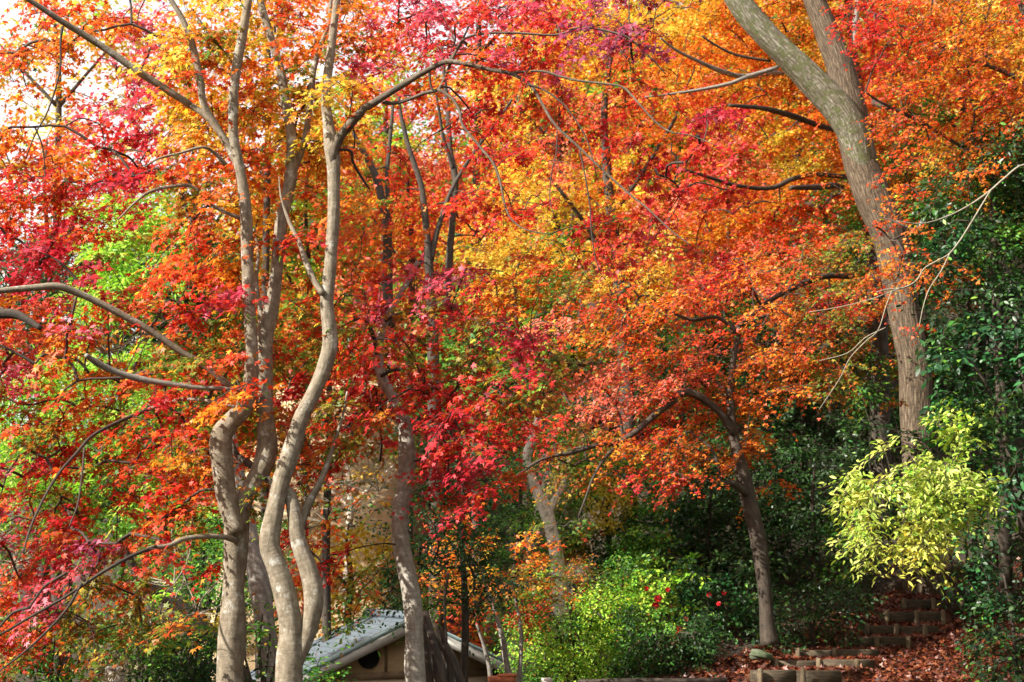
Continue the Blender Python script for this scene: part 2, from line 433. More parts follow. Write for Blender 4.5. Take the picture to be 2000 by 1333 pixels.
UP = np.array((0, 0, 1.0))
MIX = {'R': 'SOC', 'V': 'SAOG', 'C': 'RP', 'P': 'RM', 'O': 'ASV', 'A': 'YSO', 'K': 'OAV', 'S': 'GVOA', 'M': 'CR', 'D': 'GTB', 'G': 'LDS', 'L': 'GYU', 'T': 'DGB', 'U': 'LZG', 'Z': 'UY'}
def spray_leaves(mb, twigmb, cen, dirs, rad, letters, shape, lsize, T=4, N=5, fan=70, droop=.25, flat=.9, tw_r=.002, facing=None, pair=True, tilt=.25, spread=.55):
    """every spray: T twigs fanned about dirs, N leaf nodes on each, two leaves per node"""
    S = len(cen)
    if S == 0: return 0
    nr = unit(UP * flat + rng.normal(0, .35, (S, 3)) * (.35 if tilt > .5 else 1) + SUN_V * tilt)
    d = unit(dirs - nr * np.sum(dirs * nr, 1, keepdims=True) * .7)
    side = unit(np.cross(nr, d))
    a = np.radians(fan) * (np.linspace(-1, 1, T)[None] + rng.normal(0, .22, (S, T)))
    td = np.cos(a)[..., None] * d[:, None] + np.sin(a)[..., None] * side[:, None] + rng.normal(0, .18, (S, T, 3))
    td = unit(td)
    L = rad[:, None] * rng.uniform(.55, 1.15, (S, T))
    fr = (np.arange(1, N + 1) / N)[None, None] * np.ones((S, T, 1)) + rng.normal(0, .05, (S, T, N))
    start = cen - d * rad[:, None] * .45
    P = start[:, None, None] + td[:, :, None] * (L[..., None] * fr)[..., None]
    P = P - UP * (droop * L[..., None] * fr ** 2)[..., None]
    if twigmb is not None:
        mid = start[:, None] + td * (L * .5)[..., None] - UP * (droop * L * .25)[..., None]
        end = start[:, None] + td * L[..., None] - UP * (droop * L)[..., None]
        tri = np.array([(1, 0, 0), (-.5, .4, .7), (-.5, -.4, -.7)])
        A = np.stack([np.broadcast_to(start[:, None], mid.shape), mid, end], 2).reshape(-1, 3, 3)
        rr = np.array([1.3, 1.0, .5]) * tw_r
        vv = A[:, :, None] + tri[None, None] * rr[None, :, None, None]
        n = len(vv)
        q = np.array([[k * 3 + j, k * 3 + (j + 1) % 3, k * 3 + 3 + (j + 1) % 3, k * 3 + 3 + j] for k in range(2) for j in range(3)])
        twigmb.add(vv.reshape(-1, 3), [(q[None] + (np.arange(n) * 9)[:, None, None]).reshape(-1, 4)], np.zeros((n * 24, 2)))
    sgn = np.array((1.0, -1.0)) if pair else np.array((1.0,))
    K = len(sgn)
    tside = unit(np.cross(nr[:, None], td))
    LD = td[:, :, None, None] * .55 + tside[:, :, None, None] * sgn[None, None, None, :, None] * .8 + rng.normal(0, .35, (S, T, N, K, 3)) - UP * .25
    LD = unit(LD)
    PP = P[:, :, :, None] + LD * (lsize * .45) + rng.normal(0, lsize * .25, (S, T, N, K, 3))
    NN = nr[:, None, None, None] + rng.normal(0, spread, (S, T, N, K, 3))
    if facing is not None: NN = NN + facing
    M_ = S * T * N * K
    pos = PP.reshape(-1, 3); nn = NN.reshape(-1, 3); ld = LD.reshape(-1, 3)
    sz = lsize * rng.uniform(.65, 1.25, M_)
    # colours: each spray leans to one tint of its palette
    cols = np.zeros((S, T * N * K, 3))
    for L_ in set(letters):
        idx = np.array([k for k, x in enumerate(letters) if x == L_])
        pal = PALV[L_]
        base = rng.integers(0, len(pal), len(idx))
        pick = np.where(rng.random((len(idx), T * N * K)) < .55, base[:, None], rng.integers(0, len(pal), (len(idx), T * N * K)))
        cc = pal[pick]
        mixl = MIX.get(L_)
        if mixl:
            for ch in mixl:
                mk = rng.random(cc.shape[:2]) < .055
                p2 = PALV[ch]; cc[mk] = p2[rng.integers(0, len(p2), int(mk.sum()))]
        cc = cc * rng.uniform(.78, 1.14, (len(idx), T * N * K, 1)) * rng.uniform(.9, 1.08, (len(idx), 1, 1))
        cols[idx] = cc
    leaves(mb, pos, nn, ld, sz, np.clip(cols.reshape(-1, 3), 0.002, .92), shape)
    return M_

# ------------------------------------------------------------------ stems
def catmull(P, sub):
    P = np.asarray(P, float); n = len(P)
    Q = np.concatenate([[2 * P[0] - P[1]], P, [2 * P[-1] - P[-2]]])
    out = []
    for i in range(n - 1):
        p0, p1, p2, p3 = Q[i:i + 4]
        for k in range(sub):
            t = k / sub
            out.append(.5 * ((2 * p1) + (-p0 + p2) * t + (2 * p0 - 5 * p1 + 4 * p2 - p3) * t * t + (-p0 + 3 * p1 - 3 * p2 + p3) * t ** 3))
    out.append(P[-1])
    return np.array(out)
CLEAR = []
HOLES = [(740, 222, 850, 335), (832, 268, 905, 352), (590, 470, 645, 560), (625, 905, 765, 1060), (1120, 130, 1190, 190), (1045, 235, 1110, 290), (-20, 150, 95, 232), (150, 128, 192, 192), (1110, 420, 1150, 460)]   # openings through which the far side shows
OPEN = [(370, 735, 470, 800), (650, 780, 700, 880), (540, 380, 580, 450), (440, 600, 480, 660), (420, 780, 470, 830), (600, 700, 640, 760), (1570, 84, 1725, 165), (1690, 395, 1800, 460), (1690, 515, 1790, 560)]     # places where the photo's leaves hang across a trunk
def stem(path, d, dend=None, sub=5, clear=.9, wob=0.0, ymax=9999):
    """path of (photo x, photo y, width px) -> world points, radii"""
    p = np.array([q[:3] for q in path], float)
    n = len(p)
    dd = np.linspace(d, d if dend is None else dend, n)
    if wob: dd = dd + wob * np.sin(np.linspace(0, 5, n) + p[0, 0])
    full = catmull(np.column_stack([p, dd]), sub)
    pts = at(full[:, 0], full[:, 1], full[:, 3]); rad = full[:, 2] / 2 * full[:, 3] / F
    if clear > 0 and (full[:, 1] < ymax).any(): CLEAR.append((full[full[:, 1] < ymax], clear))
    return pts, np.maximum(rad, .0025)
def blocked(px, py, d):
    for a, b, c, e in OPEN:
        if a < px < c and b < py < e: return False
    for full, s in CLEAR:
        x0, x1 = full[:, 0].min() - 60, full[:, 0].max() + 60
        if px < x0 or px > x1: continue
        k = np.argmin((full[:, 0] - px) ** 2 + (full[:, 1] - py) ** 2)
        if d < full[k, 3] + .1 and math.hypot(full[k, 0] - px, full[k, 1] - py) < full[k, 2] * .5 + 190 / d * .9 * min(1, full[k, 2] / 20):
            if random.random() < s: return True
    return False

def grow(skel, targets, rmin, sag=.10):
    """join every spray to the nearest wood with a curved branchlet; returns segments and the arriving directions"""
    pos = [p for p in skel]; par = [-1] * len(pos); n0 = len(pos)
    A = np.zeros((n0 + 3 * len(targets), 3)); A[:n0] = skel; n = n0
    dist = np.array([np.min(np.sum((skel - t) ** 2, 1)) for t in targets]) if len(targets) else []
    order = np.argsort(dist); dirs = np.zeros((len(targets), 3)); segs = []; par = list(par)
    for o in order:
        t = targets[o]
        dv = t - A[:n]; dd = np.sqrt(np.sum(dv ** 2, 1)) + .35 * np.maximum(0, A[:n, 2] - t[2] - .1)
        k = int(np.argmin(dd)); a = A[k]; L = np.linalg.norm(t - a)
        j = rng.normal(0, .045 * L, (2, 3))
        p1 = a + (t - a) * .36 + UP * sag * L + j[0]; p2 = a + (t - a) * .70 + UP * sag * L * .8 + j[1]
        A[n] = p1; A[n + 1] = p2; A[n + 2] = t
        par += [k, n, n + 1]; segs.append((k, n, n + 1, n + 2)); n += 3
        dirs[o] = t - p2
    cnt = np.zeros(n)
    for s in segs: cnt[s[3]] += 1
    for i in range(n - 1, -1, -1):
        if par[i] >= 0: cnt[par[i]] += cnt[i]
    rad = rmin * np.sqrt(np.maximum(cnt, 1))
    return A[:n], segs, rad, unit(dirs)

def inside(poly, x, y):
    c = False; n = len(poly)
    for i in range(n):
        x1, y1 = poly[i]; x2, y2 = poly[(i + 1) % n]
        if (y1 > y) != (y2 > y) and x < (x2 - x1) * (y - y1) / (y2 - y1) + x1: c = not c
    return c

# ------------------------------------------------------------------ foliage plan: which plant owns which cell
PLANTS = []
def plant(**k):
    k.setdefault('od', 1.5); k.setdefault('extra', 0.0); k.setdefault('default', None)
    k.setdefault('shape', 'maple3'); k.setdefault('leaf', .055); k.setdefault('mat', 'maple_leaf'); k.setdefault('T', 4); k.setdefault('N', 5)
    k.setdefault('rad', .25); k.setdefault('fan', 70); k.setdefault('droop', .25); k.setdefault('flat', .9); k.setdefault('top', 0)
    k.setdefault('rmin', .0035); k.setdefault('sag', .10); k.setdefault('stems', []); k.setdefault('bark', 'dark_bark'); k.setdefault('twigs', False); k.setdefault('tilt', .5 if k['shape'] not in ('oval', 'lance') else .3); k.setdefault('spread', .45); k.setdefault('remap', {})
    k['cells'] = {}
    PLANTS.append(k); return k
def rect(x0, y0, x1, y1): return [(x0, y0), (x1, y0), (x1, y1), (x0, y1)]
def ell(cx, cy, rx, ry, n=20): return [(cx + rx * math.cos(2 * PI * k / n), cy + ry * math.sin(2 * PI * k / n)) for k in range(n)]
G1 = 'autumn maples at the front'
# front left: maple with two forking grey stems
f1 = plant(name='maple_tree', label='front maple with forked grey trunk, amber and red leaves, left of the twin trunk', cat='maple tree', group=G1,
  poly=[(-300, -120), (700, -120), (690, 330), (640, 500), (560, 560), (540, 1000), (440, 1260), (-300, 1270)], allow=set('RCPMVOAKS'),
  d=(9.6, 12.0), od=2.2, shape='maple5', leaf=.053, T=5, N=6, rad=.27, clear=.9, top=2, bark='maple_bark', twigs=True, rmin=.0030, split=True, droop=.3,
  base=(447, 1345, 10.0), stems=[
  ('trunk', [(446, 1420, 62), (448, 1340, 55), (452, 1250, 50), (457, 1150, 44), (460, 1080, 44), (463, 1020, 46), (474, 985, 38), (492, 950, 36), (512, 915, 38), (521, 875, 40), (518, 820, 36), (516, 760, 33), (515, 700, 34), (519, 645, 36), (528, 610, 31), (537, 560, 26), (545, 480, 26), (552, 420, 25), (563, 375, 25), (569, 330, 25), (569, 270, 21), (558, 200, 19), (545, 130, 18), (525, 60, 16), (508, 0, 14), (498, -60, 12)], 10.0, 10.1, 'maple_bark'),
  ('trunk', [(463, 1040, 40), (447, 990, 38), (437, 930, 39), (431, 885, 46), (434, 850, 46), (454, 822, 38), (476, 796, 33), (489, 755, 28), (492, 700, 26), (488, 620, 26), (484, 540, 25), (482, 460, 24), (478, 390, 22), (466, 320, 22), (456, 260, 20), (456, 190, 20), (464, 120, 21), (477, 50, 18), (488, -20, 15), (496, -80, 12)], 9.95, 9.8, 'maple_bark'),
  ('limb', [(566, 372, 20), (574, 335, 17), (588, 300, 16), (600, 250, 17), (606, 190, 18), (612, 140, 16), (622, 100, 13), (640, 50, 10), (650, -30, 8)], 10.05, 10.3, 'maple_bark'),
  ('limb', [(514, 650, 18), (507, 600, 14), (500, 550, 12), (504, 500, 9), (498, 450, 6)], 10.02, 10.3, 'maple_bark'),
  ('limb', [(490, 778, 18), (466, 766, 17), (444, 750, 16), (400, 715, 16), (350, 685, 17), (300, 650, 18), (250, 622, 19), (200, 595, 18), (150, 572, 18), (112, 560, 20), (60, 563, 17), (0, 568, 15), (-60, 572, 13)], 10.1, 9.3, 'maple_bark'),
  ('limb', [(372, 206, 20), (325, 175, 20), (270, 140, 20), (210, 98, 19), (160, 66, 18), (125, 45, 17), (90, 22, 16), (50, -5, 14), (0, -40, 12)], 9.9, 9.3, 'maple_bark'),
  ('limb', [(468, 330, 20), (430, 262, 15), (400, 225, 17), (372, 206, 18)], 9.85, 9.9, 'maple_bark'),
  ('limb', [(458, 300, 16), (425, 250, 18), (398, 205, 19), (390, 150, 20), (375, 85, 18), (355, 35, 15), (328, -10, 13), (310, -60, 10)], 9.85, 9.7, 'maple_bark'),
  ('limb', [(462, 1056, 17), (448, 1052, 16), (430, 1048, 15), (400, 1048, 14), (360, 1053, 13), (330, 1066, 13), (300, 1070, 13), (285, 1076, 11)], 9.95, 9.5, 'maple_bark'),
  ('limb', [(305, 1068, 11), (260, 1085, 11), (200, 1118, 9), (130, 1165, 8), (60, 1205, 7), (0, 1240, 6), (-50, 1260, 5)], 9.53, 8.8, 'dark_bark'),
  ('limb', [(160, 1140, 7), (130, 1190, 6), (90, 1235, 6), (40, 1280, 5), (0, 1310, 4)], 9.1, 8.8, 'dark_bark'),
  ('limb', [(440, 322, 14), (420, 300, 9), (395, 288, 8), (350, 300, 7), (310, 310, 6), (285, 325, 5)], 9.85, 9.5, 'maple_bark'),
  ('limb', [(478, 430, 12), (420, 405, 9), (385, 372, 9), (360, 362, 9), (300, 372, 9), (265, 395, 6), (230, 430, 4)], 9.9, 9.5, 'maple_bark'),
  ('limb', [(290, 800, 9), (230, 825, 9), (180, 852, 9), (150, 885, 9), (115, 925, 8), (85, 975, 7), (60, 1030, 6), (45, 1080, 5)], 10.4, 8.9, 'twig_bark'),
  ('limb', [(488, 768, 12), (440, 760, 11), (380, 757, 12), (330, 750, 15), (280, 742, 17), (235, 730, 17), (200, 715, 17), (180, 703, 16), (168, 694, 12)], 9.97, 9.5, 'grey_bark'),
  ('limb', [(484, 796, 13), (440, 790, 11), (380, 780, 9), (330, 785, 9), (290, 800, 9)], 9.95, 10.4, 'maple_bark'),
  ('limb', [(165, 875, 6), (160, 930, 5), (152, 985, 5), (135, 1030, 4)], 9.9, 9.6, 'twig_bark'),
  ('limb', [(122, 52, 8), (118, 85, 6), (118, 130, 5), (108, 175, 5), (90, 225, 4), (70, 260, 4), (50, 310, 3)], 9.4, 9.3, 'twig_bark'),
  ])
# front centre: maple with the twin trunk, red limb reaching right
f2 = plant(name='maple_tree', label='front maple with twin curving trunks and long dark limb arching right', cat='maple tree', group=G1,
  poly=[(655, -120), (1330, -120), (1360, 40), (1500, 330), (1500, 470), (1440, 500), (1300, 545), (1060, 490), (960, 470), (700, 330)], allow=set('RCPMV'),
  d=(9.2, 11.4), od=1.5, shape='maple5', leaf=.050, T=5, N=6, rad=.25, clear=.8, top=2, bark='maple_bark', twigs=True, rmin=.0028, split=True, droop=.35,
  base=(563, 1345, 9.6), stems=[
  ('trunk', [(560, 1420, 60), (564, 1340, 53), (567, 1280, 49), (567, 1220, 44), (557, 1160, 43), (541, 1110, 42), (526, 1065, 40), (533, 1010, 36), (547, 950, 34), (563, 900, 36), (575, 860, 35), (590, 815, 31), (612, 770, 29), (632, 725, 31), (644, 680, 31), (642, 640, 29), (638, 590, 27), (643, 540, 25), (648, 480, 25), (652, 400, 25), (652, 330, 27), (648, 285, 31), (641, 240, 23), (636, 200, 19), (640, 150, 19), (646, 100, 18), (652, 50, 16), (660, -20, 14), (666, -90, 12)], 9.6, 9.8, 'maple_bark'),
  ('limb', [(652, 345, 20), (650, 310, 25), (660, 276, 25), (682, 245, 24), (710, 215, 22), (745, 192, 18), (800, 158, 16), (840, 135, 14), (875, 121, 14), (920, 128, 12), (960, 137, 12), (1000, 145, 11), (1037, 168, 9), (1060, 205, 8), (1085, 245, 8), (1135, 292, 7), (1180, 335, 6), (1230, 380, 6), (1265, 408, 5), (1310, 450, 4), (1350, 480, 3)], 9.76, 9.0, 'limb_bark'),
  ('limb', [(748, 200, 12), (772, 202, 10), (800, 194, 10), (830, 182, 10), (856, 175, 10), (868, 155, 9), (880, 124, 8)], 9.62, 9.48, 'limb_bark'),
  ('limb', [(856, 175, 9), (880, 190, 8), (897, 215, 8), (904, 245, 7), (940, 290, 7), (965, 322, 7), (978, 360, 6), (986, 400, 5), (1000, 430, 5), (1030, 450, 4), (1075, 458, 3)], 9.5, 9.2, 'limb_bark'),
  ('limb', [(995, 144, 9), (1030, 140, 7), (1062, 140, 7), (1095, 150, 7), (1130, 158, 7), (1180, 164, 6), (1215, 170, 6), (1235, 188, 6), (1250, 205, 5), (1280, 238, 5), (1310, 258, 4), (1350, 265, 3), (1400, 285, 3)], 9.35, 9.0, 'limb_bark'),
  ('limb', [(880, 122, 8), (905, 78, 6), (950, 66, 6), (1010, 65, 6), (1085, 69, 6), (1120, 57, 6), (1145, 54, 6), (1190, 62, 6), (1222, 72, 6), (1245, 88, 5), (1270, 112, 4), (1300, 145, 3)], 9.45, 9.5, 'limb_bark'),
  ('limb', [(876, 120, 8), (895, 95, 7), (905, 75, 6), (920, 40, 5), (935, 0, 4)], 9.45, 9.7, 'limb_bark'),
  ('limb', [(1030, 165, 7), (1060, 175, 5), (1090, 195, 5), (1110, 215, 4), (1140, 260, 4), (1155, 300, 3), (1165, 345, 3)], 9.3, 9.1, 'twig_bark'),
  ('limb', [(1132, 292, 5), (1142, 340, 4), (1152, 400, 4), (1155, 450, 4), (1162, 500, 3), (1172, 530, 3)], 9.05, 9.0, 'twig_bark'),
  ('limb', [(1088, 256, 4), (1086, 300, 3), (1077, 340, 3), (1074, 390, 3), (1082, 420, 2)], 9.1, 9.0, 'twig_bark'),
  ('limb', [(838, 138, 7), (842, 170, 6), (852, 180, 6)], 9.5, 9.5, 'dark_bark'),
  ('limb', [(662, 292, 9), (685, 296, 8), (690, 318, 7), (705, 345, 7), (722, 370, 5)], 9.7, 9.9, 'dark_bark'),
  ('limb', [(630, 575, 16), (612, 545, 16), (597, 510, 15), (585, 475, 13), (570, 445, 11), (558, 415, 8), (548, 380, 5), (545, 345, 3)], 9.65, 9.9, 'maple_bark'),
  ('trunk', [(574, 1300, 32), (590, 1262, 34), (606, 1215, 36), (613, 1170, 38), (604, 1120, 37), (583, 1055, 31), (576, 1010, 29), (570, 978, 26), (560, 958, 21), (548, 948, 14)], 9.62, 9.7, 'maple_bark'),
  ('limb', [(580, 1030, 22), (574, 995, 24), (560, 966, 23), (540, 948, 21), (510, 925, 20), (485, 905, 20), (462, 888, 16), (450, 860, 12)], 9.72, 10.3, 'dark_bark'),
  ('limb', [(584, 1060, 22), (587, 1025, 24), (601, 988, 22), (620, 952, 17), (634, 922, 15), (645, 890, 12), (656, 855, 9), (670, 810, 7), (678, 765, 4)], 9.72, 9.9, 'maple_bark'),
  ])
f3 = plant(name='maple_tree', label='slender S-curved grey maple with crimson leaves in front of the hut', cat='maple tree', group=G1,
  poly=[(545, 480), (1075, 480), (1090, 700), (1060, 830), (1000, 1010), (870, 1010), (560, 1110), (540, 700)], allow=set('RCPVSO'),
  d=(9.7, 11.7), od=2.3, shape='maple5', leaf=.052, T=5, N=6, rad=.28, clear=.85, bark='maple_bark', twigs=True, rmin=.0030, split=True, droop=.35,
  base=(812, 1345, 11.0), stems=[
  ('trunk', [(815, 1420, 46), (812, 1340, 41), (810, 1270, 37), (808, 1200, 36), (800, 1140, 36), (787, 1085, 34), (780, 1040, 34), (783, 990, 33), (793, 940, 31), (795, 880, 31), (790, 830, 28), (770, 780, 23), (747, 740, 20), (738, 700, 20), (743, 660, 16), (756, 620, 13), (775, 585, 11), (798, 548, 9), (815, 510, 6)], 11.0, 11.2, 'silver_bark'),
  ('limb', [(738, 692, 14), (730, 660, 12), (720, 635, 10), (706, 622, 8), (680, 632, 6), (655, 645, 4)], 11.1, 11.0, 'dark_bark'),
  ('limb', [(753, 628, 9), (775, 614, 7), (800, 612, 7), (828, 626, 6), (860, 650, 4), (890, 660, 3)], 11.1, 10.8, 'dark_bark'),
  ('limb', [(744, 735, 10), (775, 722, 8), (810, 735, 7), (845, 748, 6), (880, 745, 5), (920, 760, 3)], 11.1, 10.7, 'dark_bark'),
  ('limb', [(742, 900, 7), (745, 860, 7), (738, 800, 6), (735, 760, 5)], 11.9, 11.3, 'twig_bark'),
  ])
f3b = plant(name='old_shrub', label='dark cut-back old stems leaning together right of the S-curved maple', cat='shrub', poly=[], allow=set(), d=(12, 13),
  base=(866, 1350, 12.2), bark='dark_bark', stems=[
  ('stem', [(872, 1400, 26), (862, 1330, 24), (850, 1275, 20), (838, 1230, 18), (829, 1195, 14)], 12.0, 12.3, 'dark_bark'),
  ('stem', [(900, 1400, 40), (893, 1340, 34), (882, 1295, 26), (866, 1262, 22), (852, 1235, 16)], 12.3, 12.4, 'dark_bark'),
  ('stem', [(840, 1400, 20), (838, 1330, 18), (832, 1270, 14), (826, 1220, 9)], 12.1, 12.0, 'dark_bark'),
  ('stem', [(880, 1400, 24), (876, 1350, 22), (880, 1300, 14), (868, 1255, 9), (862, 1225, 6)], 12.15, 12.2, 'dark_bark'),
  ('stem', [(876, 1120, 5), (868, 1180, 5), (872, 1250, 5), (870, 1300, 6), (872, 1380, 8)], 12.6, 12.4, 'twig_bark')])
# yellow-green sunlit shrub by the steps
ys = plant(name='spicebush_shrub', label='sunlit yellow-green shrub with drooping leaves over the top of the steps', cat='shrub',
  poly=[(1630, 960), (1660, 830), (1700, 800), (1850, 790), (1950, 860), (1930, 1000), (1880, 1040), (1830, 1090), (1730, 1090), (1680, 1040), (1630, 1020)], allow=set('LY'), remap={'L': 'U', 'Y': 'Z'}, clearstem=0,
  d=(15.4, 16.9), od=3.0, shape='lance', leaf=.088, mat='green_leaf', rad=.42, T=5, N=8, droop=.45, fan=60, base=(1863, 1200, 16.9), bark='dark_bark', twigs=True, rmin=.003,
  stems=[('stem', [(1862, 1200, 7), (1835, 1140, 6.5), (1800, 1080, 6), (1765, 1000, 5), (1740, 920, 4), (1720, 850, 3)], 16.9, 16.2, 'dark_bark'),
         ('stem', [(1866, 1200, 7), (1862, 1130, 6), (1850, 1040, 5), (1850, 950, 4), (1870, 880, 3)], 16.9, 16.3, 'dark_bark'),
         ('stem', [(1860, 1198, 6), (1800, 1110, 6), (1740, 1060, 5), (1690, 1000, 4), (1650, 960, 3)], 16.85, 15.8, 'dark_bark')])
# right: orange maple overhead, trunk outside the picture
m4 = plant(name='maple_tree', label='orange maple spreading over the upper right, in front of the big leaning trunk', cat='maple tree', group='maples on the slope',
  poly=[(1640, -120), (2330, -120), (2330, 330), (1900, 400), (1800, 640), (1640, 680), (1650, 420), (1720, 330), (1680, 100)], allow=set('OVRAKY'),
  d=(17, 20.6), od=2.0, leaf=.058, rad=.42, T=5, N=6, top=2, base=(2140, 1120, 18.8), bark='dark_bark', rmin=.004, flat=1.2, twigs=True, clear=.8,
  stems=[('trunk', [(2150, 1130, 44), (2145, 900, 42), (2130, 650, 38), (2100, 400, 32), (2060, 200, 26), (2010, 40, 20), (1960, -80, 12)], 18.8, 19.0, 'dark_bark'),
         ('limb', [(2100, 420, 16), (2010, 360, 12), (1900, 300, 9), (1800, 240, 8), (1720, 200, 6), (1690, 180, 4)], 18.9, 18.2, 'dark_bark'),
         ('limb', [(2060, 210, 14), (1980, 150, 11), (1880, 110, 9), (1780, 60, 7), (1690, 20, 5)], 19.0, 18.4, 'dark_bark'),
         ('limb', [(2115, 520, 10), (2000, 470, 8), (1880, 440, 7), (1790, 450, 5), (1740, 470, 4)], 18.9, 17.6, 'dark_bark')])
bb = plant(name='bare_branch_tree', label='thin bare pale branches crossing in front of the big leaning trunk', cat='bare branch', poly=[], allow=set(), d=(14, 15), base=(2130, 1200, 14.5), bark='pale_twig',
  stems=[('trunk', [(2135, 1220, 13.6), (2130, 900, 12.2), (2120, 600, 10.2), (2090, 400, 8.2), (2040, 300, 6.1)], 14.5, 14.4, 'grey_bark'),
         ('branch', [(2060, 330, 4.8), (2000, 322, 4.1), (1960, 350, 4.1), (1935, 372, 4.1), (1895, 400, 3.4), (1850, 423, 2.7), (1800, 437, 2.4), (1750, 432, 2.0)], 14.4, 14.0, 'pale_twig'),
         ('branch', [(1935, 372, 3.4), (1915, 405, 3.4), (1900, 430, 3.4), (1875, 470, 3.4), (1853, 497, 3.4), (1830, 510, 3.1), (1805, 525, 3.1), (1790, 548, 2.7), (1765, 562, 2.7), (1730, 566, 2.4), (1712, 571, 2.0)], 14.2, 14.0, 'pale_twig'),
         ('branch', [(1855, 495, 2.7), (1838, 530, 2.4), (1815, 565, 2.4), (1803, 600, 2.0), (1795, 640, 1.7)], 14.1, 14.0, 'pale_twig'),
         ('branch', [(1742, 568, 2.4), (1730, 600, 2.4), (1715, 645, 2.0), (1690, 668, 2.0), (1660, 700, 2.0), (1640, 740, 1.7), (1600, 800, 1.4)], 14.0, 14.2, 'pale_twig'),
         ('branch', [(1730, 640, 2.0), (1690, 660, 2.0), (1655, 690, 2.0), (1600, 705, 1.4)], 14.1, 14.3, 'pale_twig'),
         ('branch', [(1760, 562, 2.0), (1700, 585, 1.7), (1640, 600, 1.7), (1580, 610, 1.4)], 14.0, 14.2, 'pale_twig')])
# big leaning tree
big = plant(name='leaning_tree', label='big grey furrowed trunk leaning left and forking near the top right', cat='tree', poly=[], allow=set(), d=(21, 22), base=(1800, 1150, 21.5), bark='big_bark', clear=.88, clear_y=830,
  stems=[('trunk', [(1806, 1180, 92), (1801, 1100, 78), (1798, 1000, 69), (1795, 880, 65), (1791, 800, 63), (1787, 720, 63), (1772, 640, 61), (1758, 560, 62), (1738, 470, 66), (1710, 400, 70), (1687, 333, 69), (1668, 260, 71), (1657, 205, 67), (1648, 160, 59), (1638, 120, 56), (1624, 85, 53), (1610, 50, 49), (1590, 0, 44), (1572, -60, 40), (1555, -140, 34)], 21.5, 21.5, 'big_bark'),
         ('limb', [(1694, 350, 44), (1680, 300, 58), (1664, 255, 64), (1640, 216, 62), (1606, 178, 58), (1560, 130, 55), (1512, 84, 52), (1462, 30, 50), (1427, -20, 46), (1382, -100, 40)], 21.45, 21.0, 'lichen_bark'),
         ('limb', [(1704, 200, 14), (1725, 208, 14), (1735, 212, 12)], 21.4, 21.2, 'dark_bark'),
         ('limb', [(1668, 90, 14), (1670, 50, 13), (1678, -20, 10), (1690, -90, 8)], 21.6, 21.9, 'grey_bark')])
# evergreens on the right
ca = plant(name='evergreen_tree', label='dark glossy evergreen filling the right edge beside the big trunk', cat='evergreen tree', group='evergreens on the right',
  poly=[(1780, 560), (1800, 400), (1840, 270), (2330, 200), (2330, 640), (1860, 640)], allow=set('DTGBSL'), d=(17.0, 19.6), od=3.4, shape='oval', leaf=.075, mat='glossy_leaf', rad=.36, T=5, N=5, extra=.8, default='D',
  base=(1965, 1130, 18.6), rmin=.004, stems=[('trunk', [(1965, 1150, 26), (1960, 900, 24), (1950, 650, 20), (1940, 450, 14), (1945, 300, 8)], 18.6, 18.4, 'dark_bark'),
   ('limb', [(1952, 660, 10), (1900, 560, 7), (1850, 480, 5)], 18.5, 18.0, 'dark_bark')])
cb = plant(name='evergreen_shrub', label='glossy green broadleaf shrub hanging beside the lower right trunk', cat='shrub', group='evergreens on the right',
  poly=[(1800, 640), (2330, 600), (2330, 1200), (1960, 1180), (1900, 860), (1800, 860), (1770, 700)], allow=set('DTGBL'), d=(15.6, 17.4), od=2.4, shape='oval', leaf=.10, mat='glossy_leaf', rad=.40, T=5, N=5, droop=.5,
  base=(2010, 1180, 16.8), rmin=.004, stems=[('stem', [(2010, 1200, 20), (2000, 1050, 18), (1975, 900, 14), (1940, 780, 10), (1890, 700, 7), (1840, 670, 4)], 16.8, 16.2, 'dark_bark'),
   ('stem', [(2020, 1200, 18), (2025, 1000, 15), (2010, 820, 10), (1990, 700, 6)], 16.8, 16.6, 'dark_bark')])
cc = plant(name='evergreen_shrub', label='low dark shrub growing along the right side of the steps', cat='shrub', group='evergreens on the right',
  poly=[(1880, 1000), (2330, 1080), (2330, 1400), (1900, 1400), (1890, 1180)], allow=set('DTGB '), d=(14.2, 15.6), od=2.2, shape='oval', leaf=.07, mat='glossy_leaf', rad=.30, T=4, N=5, default='D', extra=.6,
  base=(1990, 1380, 15.0), rmin=.003, stems=[('stem', [(1990, 1395, 12), (1985, 1300, 10), (1975, 1200, 7), (1960, 1120, 4)], 15.0, 14.9, 'dark_bark')])
